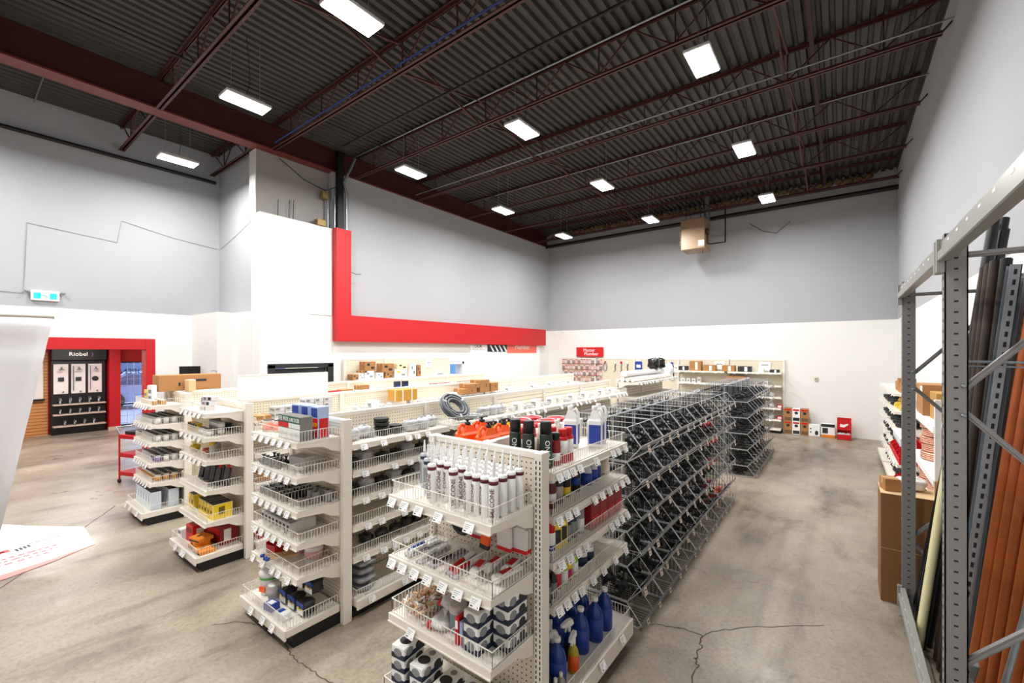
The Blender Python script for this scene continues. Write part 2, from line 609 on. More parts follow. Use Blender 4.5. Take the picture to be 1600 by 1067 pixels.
pipe('conduit', [(-8.0, 5.12, 5.98), (XR, 5.12, 5.98)], 0.014, GALV, 'shiny conduit strapped along a joist top near the black riser', 'conduit')
pipe('conduit', [(-8.0, 6.78, 5.70), (XR, 6.78, 5.70)], 0.012, GALV, 'shiny conduit resting on the lower chord of the fourth joist from the back', 'conduit')
pipe('conduit', [(-7.9, 3.54, 5.67), (XR, 3.54, 5.67)], 0.012, M('blue cable', '2a3f8a', 0.5), 'blue cable lying on a joist lower chord above the red band', 'cable')
pipe('conduit', [(-8.0, 8.5, 5.96), (XR, 8.5, 5.96)], 0.010, GALV, 'thin conduit along the third joist from the back', 'conduit')
pipe('conduit', [(-8.5, 0.9, 6.0), (-13.0, 0.9, 6.0)], 0.010, GALV, 'thin pale conduit under the deck over the side bay', 'conduit')
b = MB().bar((-0.30, -1, 5.97), (-0.30, 12.6, 5.97), 0.035, 4)
tag(obj('deck_angle', b, M('rusty steel', '3a211a', 0.7)), 'rusty steel strip running under the deck near the side wall', 'steel strip')
b = MB()
r2 = random.Random(3)
for k in range(46):
    x = -7.6 + k * 0.18
    b.lathe([(0.02, -.05), (0.10 * r2.uniform(.7, 1.1), -.01), (0.09, .05), (0.02, .09)], 7, (x, 12.66 + r2.uniform(-.03, .02), 5.92 + r2.uniform(-.02, .02)))
tag(obj('insulation', b, M('tan insulation', '6b5636', 0.95, 0, 0.3, 12)), 'lumpy tan insulation stuffed under the deck along the back wall', 'insulation', None, 'stuff')

# ------------------------------------------------------------------ lamps
LGLOW = M('lamp diffuser', 'ffffff', 0.4, emit=14.0)
LBODY = M('white lamp housing', 'd8d8d6', 0.5)
CHAIN = M('lamp chain', '9a9a98', 0.4, 0.7)
lamp_txt = ['hanging lamp over the steel wool endcap aisle, largest of all', 'hanging lamp just in front of the red beam above the red band', 'hanging lamp on the far side of the red beam by the grey wall',
            'largest hanging lamp near the tall side wall', 'hanging lamp in the middle of the second row', 'hanging lamp of the second row next to the black riser',
            'hanging lamp of the third row close to the tall side wall', 'hanging lamp in the middle of the third row', 'hanging lamp of the third row near the red beam',
            'hanging lamp of the last row beside the tan heater', 'hanging lamp of the last row, middle one', 'hanging lamp of the last row near the back corner']
lp = None
for i, (x, y) in enumerate(LAMPS):
    z = LAMP_Z
    if lp is None:
        lp = thing('pendant_light', None, 'ceiling light')
        obj('housing', MB().box(-.135, -.265, .0, .135, .265, .035, 0, .006).box(-.09, -.2, .035, .09, .2, .07, 0, .006), LBODY, lp)
        obj('diffuser', MB().box(-.12, -.25, -.012, .12, .25, -.001), LGLOW, lp)
        for s in (-1, 1):
            ch = MB()
            for k in range(26):
                zz = .07 + k * .03
                if k % 2: ch.box(-.004, s * .17 - .0015, zz, .004, s * .17 + .0015, zz + .032)
                else: ch.box(-.0015, s * .17 - .004, zz, .0015, s * .17 + .004, zz + .032)
            obj('chain', ch, CHAIN, lp)
        obj('cord', MB().tube([(.02, 0, .06), (.05, .03, .3), (.03, .02, .6), (.02, 0, .85)], .004, 5), BLACK, lp)
    place(lp, (x, y, z), 0, lamp_txt[i] if i < 12 else 'unseen hanging lamp added above the viewer to light the foreground', 'pendant lights in rows')
    ld = bpy.data.lights.new('lamp_light', 'AREA')
    ld.shape = 'RECTANGLE'
    ld.size, ld.size_y = 0.24, 0.5
    ld.energy = LAMP_WATT
    ld.color = (1.0, 0.985, 0.96)
    lo = bpy.data.objects.new('lamp_light', ld)
    C.objects.link(lo)
    lo.location = (x, y, z - 0.02)

# unseen ceiling lamps added to brighten the lobby
for k, (x, y) in enumerate([(-13.2, 2.0), (-13.2, .2), (-11.6, 1.2)]):
    o = thing('added_panel_light', 'unseen ceiling light added in the lobby, %s' % ['before the black display', 'before the slatted panel', 'just inside the red portal'][k], 'ceiling light', (x, y, 2.3), 0, 'added lobby ceiling lights')
    obj('light_frame', MB().box(-.3, -.3, -.03, .3, .3, -.001, 0, .004), LBODY, o)
    obj('diffuser', MB().box(-.27, -.27, -.034, .27, .27, -.03), LGLOW, o)
    ld = bpy.data.lights.new('lobby_fill_light', 'AREA')
    ld.size, ld.energy, ld.color = .5, 34, (1.0, .97, .93)
    lo = bpy.data.objects.new('lobby_fill_light', ld)
    C.objects.link(lo)
    lo.location = (x, y, 2.255)

# ------------------------------------------------------------------ things fixed to the walls
o = thing('red_band_sign', 'red L-shaped painted band boxed out from the long grey wall', 'wall band')
b = MB()
b.prism([(4.73, 2.21), (12.37, 2.21), (12.37, 2.74), (5.055, 2.74), (5.055, 4.46), (4.73, 4.46)], 'x', -8.09, -7.95)
obj('boxed_band', b, RED, o)
obj('cable_stub', MB().tube([(-7.95, 5.06, 3.62), (-7.9, 5.14, 3.58), (-7.9, 5.24, 3.6)], .006, 5), BLACK, o)

# black steel riser with conduits above the red band
o = thing('riser', 'black steel post with bundled conduits above the red band', 'riser')
obj('steel_post', MB().box(-8.062, 4.78, 4.463, -7.97, 4.90, ZD - .05), M('black steel', '0d0b0b', 0.5), o)
obj('conduit', MB().tube([(-8.0, 4.98, 4.47), (-8.0, 4.98, 5.2), (-7.98, 4.9, 5.4), (-7.95, 5.05, 5.75), (-7.92, 5.12, 5.95)], .03, 8), GALV, o)
obj('conduit', MB().tube([(-8.06, 4.755, 4.47), (-8.06, 4.755, 5.1)], .022, 8), GALV, o)
obj('conduit', MB().tube([(-8.15, 4.66, 4.465), (-8.15, 4.66, 5.1)], .018, 8), GALV, o)
obj('cable', MB().tube([(-8.2, 3.75, 5.55), (-8.2, 4.2, 5.3), (-8.15, 4.6, 5.2), (-8.05, 4.8, 5.3), (-8.0, 4.95, 5.5)], .008, 5), BLACK, o)
obj('junction_box', MB().box(-8.2, 4.52, 5.02, -8.08, 4.64, 5.16, 0, .006), M('brass box', '8a7346', 0.5, .4), o)
obj('junction_box', MB().box(-8.2, 4.40, 4.46, -8.06, 4.58, 4.58, 0, .006), M('brass box', '8a7346', 0.5, .4), o)
for k, (yy, hh) in enumerate([(3.72, 4.74), (3.92, 4.78), (4.0, 4.8)]):
    tag(obj('wire_whip', MB().tube([(-8.2, yy, 4.46), (-8.19, yy, hh), (-8.19, yy + .01, hh + .05)], .006, 5), BLACK), 'thin black wire standing up above the white boxed wall', 'wire', 'wire ends above the white wall')

# exit sign over the portal
o = thing('exit_sign', 'white exit sign with teal running figure panel on the grey wall', 'exit sign', (-10.3, 1.02, 2.90), PI / 2)
obj('housing', MB().box(-.16, -.05, -.075, .16, -.001, .085, 0, .006), WPLAS, o)
TEAL = M('lit teal panel', '22b8bd', 0.4, emit=0.35)
obj('pictogram', MB().box(-.13, -.054, -.045, -.05, -.05, .05, 0).box(.05, -.054, -.045, .13, -.05, .05, 0), TEAL, o)
rn = MB().bar((-.05, -.0535, .01), (-.01, -.0535, .012), .004).bar((-.01, -.0535, .012), (.012, -.0535, -.012), .005).bar((.012, -.0535, -.012), (.035, -.0535, -.02), .005).bar((-.0, -.0535, -.0), (.01, -.0535, .02), .006)
obj('running_figure', rn, TEAL, o)
for s in (-1, 1):
    l = obj('lamp_head', MB().lathe([(.012, -.02), (.026, -.01), (.03, .02), (.005, .022)], 10, (s * .2, -.05, .06)), PGREY, o)
    obj('lamp_arm', MB().bar((s * .15, -.025, .07), (s * .2, -.04, .06), .008), WPLAS, l)
CW = M('thin grey wall wire', '8a8a8c', 0.6)
pipe('wall_wire', [(-10.29, -0.4, 2.95), (-10.29, .78, 2.93), (-10.29, .8, 3.4), (-10.29, .82, 4.05), (-10.29, 1.9, 3.95), (-10.29, 1.96, 4.35), (-10.29, 2.7, 4.2), (-10.29, 3.45, 4.12)], .0035, CW, 'thin wire stapled in steps across the grey wall over the exit sign', 'wire', None, 5)
pipe('wall_wire', [(-10.2, 3.49, 4.12), (-9.4, 3.49, 4.28), (-8.5, 3.49, 4.5)], .0035, CW, 'thin wire sagging across the grey return wall', 'wire', None, 5)

# heater under the roof at the back wall
HT = M('tan enamel', '94795c', 0.4, 0.1, 0.05, 5)
o = thing('unit_heater', 'tan gas heater hung high before the back wall', 'heater', (-2.95, 11.9, 4.62))
obj('cabinet', MB().box(-.36, -.30, 0, .22, .30, .78, 0, .015), HT, o)
lv = MB()
lv.box(-.375, -.24, .12, -.362, .24, .72, 1)
for k in range(7):
    lv.box(-.40, -.24, .15 + k * .08, -.365, .24, .165 + k * .08, 0)
obj('louvre_grille', lv, [HT, BLACK], o)
obj('rating_label', MB().box(.07, -.303, .06, .21, -.300, .2), PWHITE, o)
gv = obj('gas_valve', MB().box(.221, -.24, .36, .29, -.1, .5, 0, .01).bar((.26, -.17, .36), (.26, -.17, .12), .018, 8).bar((.26, -.17, .12), (.34, -.17, .1), .02, 8), M('dark valve', '2a2420', 0.5, .3), o)
obj('gas_pipe', MB().tube([(.34, -.17, .1), (.62, .1, .16), (.62, .1, 1.0), (.62, .1, 1.08)], .02, 8), DPIPE, o)
obj('flue', MB().tube([(.17, .2, .70), (.17, .2, 1.42)], .065, 12), GALV, o)
for sx_, sy_ in ((-.25, -.2), (.1, -.2), (-.25, .2), (.1, .2)):
    obj('hanger_rod', MB().bar((sx_, sy_, .77), (sx_, sy_, 1.42), .008), DPIPE, o)
obj('drain_stub', MB().bar((.12, -.05, 0), (.12, -.05, -.09), .008), DPIPE, o)
tag(obj('thermostat', MB().box(-.52, YB - .03, 1.29, -.44, YB - .001, 1.39, 0, .006).box(-.50, YB - .035, 1.32, -.46, YB - .03, 1.36, 1), [M('ivory plastic', 'd6cfb4', .5), PGREY]), 'small ivory thermostat box on the white back wall', 'thermostat')
tag(obj('wall_bracket', MB().box(-7.85, YB - .05, 2.63, -7.8, YB - .001, 2.68).bar((-7.55, YB - .06, 2.66), (-7.55, YB, 2.66), .02, 8), WPLAS), 'tiny white camera and bracket on the back wall at the paint line', 'camera')
pipe('wall_wire', [(-1.9, YB - .02, 5.35), (-1.6, YB - .02, 5.1), (-1.3, YB - .02, 5.0), (-1.0, YB - .02, 5.25)], .006, BLACK, 'loose black wire drooping on the back wall beside the heater', 'wire', None, 5)

# dark double door at the foot of the long wall
b = MB()
FRM = M('dark grey door frame', '1e2023', 0.5)
b.box(-8.14, 3.50, 0, -8.07, 3.62, 1.76, 0, .004)
b.box(-8.14, 4.62, 0, -8.07, 4.74, 1.76, 0, .004)
b.box(-8.14, 3.50, 1.70, -8.07, 4.74, 1.78, 0, .004)
d1 = struct('door_1', b, [FRM])
for ya, yb_ in ((3.625, 4.115), (4.125, 4.615)):
    lf = obj('door_leaf', MB().box(-8.2, ya, 0.01, -8.15, yb_, 1.69, 0, .004), M('charcoal door leaf', '2d3035', 0.45), d1)
    if ya > 4: obj('door_hinge', MB().box(-8.15, 4.58, 1.38, -8.13, 4.612, 1.52, 0, .003), GALV, lf)
tag(obj('fire_alarm', MB().box(-8.1, 3.18 + .2, 1.49, -8.06, 3.26 + .2, 1.62, 0, .004).box(-8.058, 3.39, 1.57, -8.06, 3.45, 1.61, 1), [PWHITE, PRED]), 'small red and white notice beside the dark double door', 'notice')
# small blue room behind the opening
struct('wall_blue_room', MB().box(-9.6, 7.5, 0, -9.5, 9.4, 2.2).box(-9.6, 9.3, 0, -8.36, 9.4, 2.2).box(-9.6, 7.4, 0, -8.36, 7.5, 2.2).box(-9.6, 7.4, 2.2, -8.36, 9.4, 2.25), [M('pale blue paint', '7fb0dc', 0.7)])
o = thing('added_panel_light', 'unseen ceiling light added to brighten the pale blue room', 'ceiling light', (-8.95, 8.4, 2.2))  # lamp out of view, added so the blue walls show bright
obj('light_frame', MB().box(-.2, -.2, -.03, .2, .2, -.001, 0, .004), LBODY, o)
obj('diffuser', MB().box(-.17, -.17, -.034, .17, .17, -.03), LGLOW, o)
ld = bpy.data.lights.new('blue_room_fill_light', 'AREA')
ld.size, ld.energy = .32, 14
lo = bpy.data.objects.new('blue_room_fill_light', ld)
C.objects.link(lo)
lo.location = (-8.95, 8.4, 2.16)
struct('trim_3', MB().box(-8.36, 8.455, 0, -8.09, 8.52, 1.74).box(-8.36, 7.74, 1.675, -8.09, 8.52, 1.74).box(-8.36, 7.74, 0, -8.09, 7.805, 1.74), [PWHITE])
# white screen board and signs under the band
struct('wall_left_panel', MB().box(-8.1, 8.75, 1.2, -8.06, 12.15, 2.2), [M('bright white board', 'fbfbfb', 0.6)])
def wall_sign(name, label, y0, y1, z0, z1, mat, words=(), x=-8.055, col=PWHITE):
    o = thing(name, label, 'sign', (x, (y0 + y1) / 2, (z0 + z1) / 2), PI / 2)
    obj('sign_board', MB().box(-(y1 - y0) / 2, -.006, -(z1 - z0) / 2, (y1 - y0) / 2, 0, (z1 - z0) / 2), mat, o)
    for s, size, dx, dz in words:
        lettering(s, size, col, o, (dx, -.008, dz))
    return o
wall_sign('wall_sign', 'white sign end with dark letters half hidden under the red band', 8.85, 9.25, 2.06, 2.22, PWHITE, [('ook', .2, 0, .03)], col=PDK)
o = wall_sign('wall_sign', 'dark picture sign of tools under the red band', 9.45, 10.35, 2.0, 2.22, PNAVY)
for k in range(4):
    obj('tool_picture', MB().bar((-.35 + k * .2, -.009, .08), (-.2 + k * .2, -.009, -.1), .03), [PWHITE], o)
wall_sign('wall_sign', 'coral red sign with white letters under the red band', 10.37, 11.95, 1.96, 2.22, M('coral print', 'f2705e', .5), [('Plumber', .24, 0, .06)])

# ------------------------------------------------------------------ shelving
_sm = {}
def shelf_meshes(w, d, fh, lipped=True):
    k = (round(w, 3), round(d, 3), round(fh, 3))
    if k in _sm: return _sm[k]
    hw = w / 2 - .028
    s = MB()
    s.box(-hw, -d, .02, hw, -.02, .034)
    s.box(-hw, -d - .012, -.004, hw, -d, .036)                       # price rail
    s.box(-hw, -d - .018, -.006, hw, -d - .012, .0)
    s.box(-hw, -.045, .0, hw, -.02, .02)
    shelf = s.mesh('shelf', WHITE_METAL)
    b = MB()
    b.prism([(-.03, .034), (-.03, -.075), (-.10, -.055), (-.16, -.02), (-d, .0), (-d, .034)], 'x', -.004, .004)
    bracket = b.mesh('bracket', WHITE_METAL)
    f = MB()
    z0, z1 = .034, .034 + fh
    def run(p, q):
        L = math.hypot(q[0] - p[0], q[1] - p[1])
        n = max(2, int(L / .021))
        for z in (z0 + .004, z1):
            f.bar((p[0], p[1], z), (q[0], q[1], z), .0026)
        for i in range(n + 1):
            t = i / n
            x, y = p[0] + (q[0] - p[0]) * t, p[1] + (q[1] - p[1]) * t
            f.bar((x, y, z0), (x, y, z1), .0017)
    if fh > 0:
        yf = -d + .006
        run((-hw + .006, yf), (hw - .006, yf))
        run((-hw + .006, yf), (-hw + .006, -.05))
        run((hw - .006, yf), (hw - .006, -.05))
    fence = f.mesh('wire_fence', WIREW) if fh > 0 else None
    dv = MB()
    if fh > 0:
        for z in (z0 + .004, z1 - .004):
            dv.bar((0, -d + .01, z), (0, -.06, z), .0022)
        for i in range(12):
            y = -d + .01 + (d - .07) * i / 11
            dv.bar((0, y, z0), (0, y, z1 - .004), .0015)
    divider = dv.mesh('wire_divider', WIREW) if fh > 0 else None
    _sm[k] = (shelf, bracket, fence, divider)
    return _sm[k]

def tag_mesh():
    b = MB().box(-.029, -.0015, -.0225, .029, .0015, .0225, 0)
    for k in range(3): b.box(-.023, -.0022, .0115 - k * .008, .012 - k * .006, -.0015, .013 - k * .008, 1)
    b.box(-.023, -.0022, -.017, -.009, -.0015, -.012, 1)
    b.box(.017, -.0022, -.017, .022, -.0015, -.012, 2)
    return b.mesh('price_tag', [TAGW, TAGB, TAGR])
TAG_ME = tag_mesh()
KB = MB().box(-.021, -.0015, -.027, .021, .0015, .027, 0).box(-.011, -.0022, .004, .011, -.0015, .014, 1).box(-.011, -.0022, -.016, .004, -.0015, -.008, 2)
TAG_S = KB.mesh('price_tag', [M('cream ticket', 'e9dfd2', .5), TAGB, TAGR])

def add_shelf(root, z, w, d, fh, tags=(), dividers=(), back=False, tagz=.008, tilt=28):
    """one shelf as a part of root, its brackets, fence, dividers and tickets as sub-parts"""
    sm, bm, fm, dm = shelf_meshes(w, d, fh)
    s = obj('shelf', sm, None, root, (0, 0, z), (0, 0, PI if back else 0))
    for sx in (-1, 1):
        obj('bracket', bm, None, s, (sx * (w / 2 - .034), 0, 0))
    if fm: obj('wire_fence', fm, None, s)
    for x in dividers:
        if dm: obj('wire_divider', dm, None, s, (x, 0, 0))
    for x in tags:
        obj('price_tag', TAG_ME, None, s, (x, -d - .028, tagz), (R(-tilt), 0, R(rnd.uniform(-3, 3))))
    return s

_posts = {}
def post_mesh(H, slots):
    k = (round(H, 3), slots)
    if k not in _posts:
        b = MB().box(-.0225, -.035, 0, .0225, .035, H, 0, .003)
        if slots:
            z = .12
            while z < H - .03:
                for sx in (-.011, .011):
                    b.box(sx - .0035, -.0357, z, sx + .0035, -.0345, z + .016, 1)
                z += .0265
        _posts[k] = b.mesh('upright_post', [WHITE_METAL, BLACK])
    return _posts[k]

def shelving(name, label, cx, cy, rz, w, H, d, bd, levels, group=None, panel=PEG, fh=.075, ntags=6, dividers=(), posts=(1, 1), slots=False, cat='shelving', base_lip=.10, back_levels=(), tagfn=None, deck=True):
    root = thing(name, label, cat, (cx, cy, 0), rz, group)
    hw = w / 2
    obj('back_panel', MB().box(-hw + .024, -.012, .09, hw - .024, .012, H - .035), panel, root)
    obj('top_rail', MB().box(-hw + .024, -.018, H - .035, hw - .024, .018, H, 0, .003), WHITE_METAL, root)
    for i, sx in enumerate((-1, 1)):
        if posts[i]: obj('upright_post', post_mesh(H, slots), None, root, (sx * hw, 0, 0))
    if deck:
        for sgn in ((-1, 1) if back_levels else (-1,)):
            k = obj('kick_plate', MB().box(-hw + .03, -bd + .045, 0, hw - .03, -.02, .088), KICK, root, (0, 0, 0), (0, 0, 0 if sgn < 0 else PI))
            dk = MB().box(-hw + .026, -bd, .088, hw - .026, -.036, base_lip + .01, 0, .003).box(-hw + .026, -bd - .014, .07, hw - .026, -bd, base_lip + .012, 0, .004)
            base = obj('base_deck', dk, WHITE_METAL, root, (0, 0, 0), (0, 0, 0 if sgn < 0 else PI))
            if fh > 0 and sgn < 0:
                _, _, fm, dm = shelf_meshes(w, bd, fh)
                obj('wire_fence', fm, None, base, (0, 0, base_lip - .024))
                nt = max(2, ntags // 2)
                for i in range(nt):
                    obj('price_tag', TAG_ME, None, base, (-hw + .1 + (w - .2) * (i + rnd.uniform(.1, .9)) / nt, -bd - .032, base_lip - .012), (R(-28), 0, 0))
    for i, z in enumerate(levels):
        if tagfn: tg = tagfn(i)
        else: tg = [-hw + .075 + (w - .15) * (k + .5 + rnd.uniform(-.25, .25)) / ntags for k in range(ntags) if rnd.random() < .9]
        dv = dividers[i] if i < len(dividers) else ()
        add_shelf(root, z, w, d, fh, tg, dv)
    for z in back_levels:
        add_shelf(root, z, w, d, fh, [-hw + .1 + (w - .2) * (k + .5) / ntags for k in range(ntags)], (), True)
    return root

EC_W = .77
AX, BX, CX, DX = -1.5725, -3.2975, -4.9775, -6.70
EY = 1.81
A_L = [1.20, .877, .567]
B_L = [1.342, 1.10, .867, .645, .414]
C_L = [1.395, 1.173, .956, .683, .39]
D_L = [1.333, 1.107, .90, .659, .433]
even = lambda n: [-.30 + .60 * (k + .5) / n for k in range(n)]
eca = shelving('endcap_shelving', 'cream endcap shelving nearest the viewer holding white sealant tubes on top', AX, EY, 0, EC_W, 1.5, .35, .40, A_L, 'endcap shelving', slots=True,
               dividers=[(-.181, -.027, .179), (-.22, -.115, .0, .125, .235), (-.125, .09)], tagfn=lambda i: [[-.31, -.21, -.10, .04, .24], [-.31, -.225, -.13, -.035, .07, .17, .28], [-.16]][i], base_lip=.2)
ecb = shelving('endcap_shelving', 'cream endcap shelving with the steel wool carton on its top tray', BX, EY, 0, EC_W, 1.5, .34, .42, B_L, 'endcap shelving',
               dividers=[(), (-.1, .23), (-.266, -.13, .006, .09), (), (.24,)], tagfn=lambda i: even(6) if i != 4 else [-.29, -.13, .03, .12, .26], base_lip=.13)
ecc = shelving('endcap_shelving', 'cream endcap shelving with yellow boxes on a low tray', CX, EY, 0, EC_W, 1.5, .34, .42, C_L, 'endcap shelving',
               dividers=[(), (), (.2,)], tagfn=lambda i: even(5) if i < 3 else [], base_lip=.13)
ecd = shelving('endcap_shelving', 'cream endcap shelving full of small tins, farthest endcap of the row', DX, EY, 0, EC_W, 1.5, .34, .42, D_L, 'endcap shelving',
               tagfn=lambda i: even(6), base_lip=.14)

# spine sections behind the endcaps; rotated so that they face the aisle toward the side wall
shelving('gondola_shelving', 'short cream gondola section behind the sealant endcap holding cleaning sprays', AX, 2.375, PI / 2, 1.02, 1.5, .39, .43, [1.34, 1.115, .880, .65], 'gondola sections',
         fh=.07, slots=False, tagfn=lambda i: [[-.44, -.37, -.30, -.22, -.02, .22, .3, .41], [-.44, -.35, -.27, -.04, .06, .16, .26, .36, .45], [-.42, -.33, -.24, -.15, .2, .28, .36, .45], [-.44, -.36, -.28, -.2, -.06, .08, .25, .42]][i],
         back_levels=[1.34], base_lip=.17)
brows = []
for i in range(5):
    lv = [1.262, 1.055, .847, .643, .407] if i < 2 else [1.262, 1.0, .7]
    shelving('gondola_shelving', 'cream gondola section of the run behind the steel wool endcap, %s from the endcap' % ['first', 'second', 'third', 'fourth', 'fifth'][i],
             BX, 1.845 + 1.07 * i + .535, PI / 2, 1.07, 1.5, .36, .42, lv, 'gondola sections', panel=PEG if i < 2 else SLAT, fh=.075, ntags=7, posts=(0, 1), base_lip=.13, back_levels=[1.2] if i < 2 else ())
for i in range(6):
    shelving('gondola_shelving', 'cream gondola section of the run behind the yellow box endcap, %s from the endcap' % ['first', 'second', 'third', 'fourth', 'fifth', 'sixth'][i],
             CX, 1.845 + 1.17 * i + .585, PI / 2, 1.17, 1.5, .36, .42, [1.22, .95, .65] if i < 1 else [1.24, .95], 'gondola sections', panel=PEG if i < 3 else SLAT, fh=.06, ntags=8, posts=(0, 1), base_lip=.13)
for i in range(5):
    shelving('gondola_shelving', 'cream gondola section of the run behind the tin endcap, %s from the endcap' % ['first', 'second', 'third', 'fourth', 'fifth'][i],
             DX, 1.845 + 1.17 * i + .585, PI / 2, 1.17, 1.5, .36, .42, [1.27, .95], 'gondola sections', panel=PEG, fh=.06, ntags=8, posts=(0, 1), base_lip=.13)
for i in range(2):
    shelving('gondola_shelving', 'cream gondola section with long white wrapped sleeves on top, %s section' % ['nearer', 'farther'][i],
             -3.22, 7.35 + 1.2 * i + .6, PI / 2, 1.2, 1.5, .38, .42, [1.42, 1.15, .85], 'gondola sections', panel=SLAT, fh=.0, ntags=7, posts=(i, 1), base_lip=.13)
# wall gondolas
for i in range(3):
    shelving('wall_shelving', 'cream wall shelving along the long wall by the dark door, %s section' % ['first', 'middle', 'last'][i], -8.04, 4.95 + .98 * i + .49, PI / 2, .98, 1.86, .36, .42, [1.40, 1.0], 'wall shelving sections',
             fh=0, ntags=4, posts=(1, 1) if i == 0 else (0, 1))
BWX = [-7.55, -6.25, -4.95, -3.65, -2.38]
for i, x in enumerate(BWX):
    shelving('wall_shelving', ['cream pegboard section under the red sign on the back wall', 'cream pegboard section with hanging tools on the back wall', 'cream pegboard section with blue and green packs on the back wall', 'cream shelving section with brown cartons in the middle of the back wall', 'cream shelving section at the open end of the back wall row'][i],
             x + .62, YB - .04, 0, 1.25, 1.80, .36, .42, [] if i < 2 else ([] if i == 2 else [1.45, 1.13, .85, .58, .3]), 'wall shelving sections', fh=0, ntags=4, posts=(1, 1) if i == 0 else (0, 1))

def L2W(cx, cy, rz, lx, ly):
    return cx + lx * math.cos(rz) - ly * math.sin(rz), cy + lx * math.sin(rz) + ly * math.cos(rz)

# ------------------------------------------------------------------ product makers (each returns an Empty with its parts)
def carton(name, cat, w, d, h, body, prints=(), flap=None, c=.003, tape=None):
    """prints: (face, u0, v0, u1, v1, mat[, name]) with u, v in 0..1 over the face; faces f r l t"""
    o = thing(name, None, cat)
    obj('carton_body', MB().box(-w / 2, -d / 2, 0, w / 2, d / 2, h, 0, c), body, o)
    e = .0012
    for pr in prints:
        fc, u0, v0, u1, v1, m = pr[:6]
        b = MB()
        if len(pr) > 6 and 'round' in pr[6]:
            el = lambda cu, cv, ru, rv: [(cu + ru * math.cos(2 * PI * q / 16), cv + rv * math.sin(2 * PI * q / 16)) for q in range(16)]
            mu, mv = (u0 + u1) / 2, (v0 + v1) / 2
            if fc == 'f': b.prism(el(-w / 2 + mu * w, mv * h, (u1 - u0) * w / 2, (v1 - v0) * h / 2), 'y', -d / 2 - 1.6 * e, -d / 2)
            elif fc == 'r': b.prism(el(-d / 2 + mu * d, mv * h, (u1 - u0) * d / 2, (v1 - v0) * h / 2), 'x', w / 2, w / 2 + 1.6 * e)
            else: b.prism(el(-w / 2 + mu * w, -d / 2 + mv * d, (u1 - u0) * w / 2, (v1 - v0) * d / 2), 'z', h, h + 1.6 * e)
        elif fc == 'f': b.box(-w / 2 + u0 * w, -d / 2 - e, v0 * h, -w / 2 + u1 * w, -d / 2 + e, v1 * h)
        elif fc == 'r': b.box(w / 2 - e, -d / 2 + u0 * d, v0 * h, w / 2 + e, -d / 2 + u1 * d, v1 * h)
        elif fc == 'l': b.box(-w / 2 - e, -d / 2 + u0 * d, v0 * h, -w / 2 + e, -d / 2 + u1 * d, v1 * h)
        else: b.box(-w / 2 + u0 * w, -d / 2 + v0 * d, h - e, -w / 2 + u1 * w, -d / 2 + v1 * d, h + e)
        obj(pr[6] if len(pr) > 6 else 'label_print', b, m, o)
    if tape:
        obj('packing_tape', MB().box(-w / 2 - .001, -.012, h - .04, w / 2 + .001, .012, h + .0012).box(-w / 2 - .0015, -.012, h - .05, -w / 2, .012, h), tape, o)
    return o

def can(name, cat, r, h, body, cap, label=None, lab=(.15, .8), capr=.82, caph=.22, n=14, ring=GALV, text=None, tmat=PWHITE):
    o = thing(name, None, cat)
    hb = h * (1 - caph)
    obj('can_body', MB().lathe([(r * .96, 0), (r, .004), (r, hb - .012), (r * .97, hb - .008), (r * .8, hb)], n), body, o)
    if label: obj('label_band', MB().lathe([(r + .0006, hb * lab[0]), (r + .0006, hb * lab[1])], n), label, o)
    obj('can_cap', MB().lathe([(r * capr, hb - .004), (r * capr, h - .006), (r * capr * .9, h)], n), cap, o)
    if text:
        l = lettering(text, r * 1.15, tmat, o, (.000, -r - .0012, hb * .48), (PI / 2, -PI / 2, 0))
    return o

def tin(name, cat, r, h, body, lid, label=None):
    o = thing(name, None, cat)
    obj('tin_body', MB().lathe([(r, 0), (r, h - .012), (r * 1.03, h - .010), (r * 1.03, h - .004), (r * .98, h - .004)], 12), body, o)
    obj('tin_lid', MB().lathe([(r * .9, h - .005), (r * .92, h), (r * .5, h + .001)], 12), lid, o)
    if label: obj('label_band', MB().lathe([(r + .0006, h * .15), (r + .0006, h * .7)], 12), label, o)
    return o

def bottle(name, cat, r, h, body, cap, label=None, neck=.35, flat=1.0, trigger=None, lab=(.12, .6)):
    o = thing(name, None, cat)
    hs = h * .62
    obj('bottle_body', MB().lathe([(r * .9, 0), (r, .006), (r, hs), (r * .8, hs + (h - hs) * .35), (r * neck, h - (h - hs) * .35), (r * neck, h - .012)], 14, sy=flat), body, o)
    if label: obj('label_band', MB().lathe([(r + .0008, hs * lab[0]), (r + .0008, hs * (lab[1] + .3))], 14, sy=flat), label, o)
    if trigger:
        t = obj('spray_trigger', MB().lathe([(r * neck * 1.25, h - .02), (r * neck * 1.25, h + .006), (r * .3, h + .012)], 10).prism([(-.052, h + .016), (-.05, h + .034), (-.01, h + .048), (.022, h + .044), (.034, h + .016), (.016, h + .008), (-.012, h + .010), (-.02, h + .014)], 'x', -.010, .010).prism([(-.026, h + .016), (-.034, h - .016), (-.028, h - .02), (-.014, h + .012)], 'x', -.006, .006), trigger, o)
        obj('spray_nozzle', MB().box(-.008, -.062, h + .018, .008, -.05, h + .034, 0, .002), cap, t)
    else:
        obj('bottle_cap', MB().lathe([(r * neck * 1.2, h - .016), (r * neck * 1.2, h + .004), (r * neck, h + .006)], 12), cap, o)
    return o

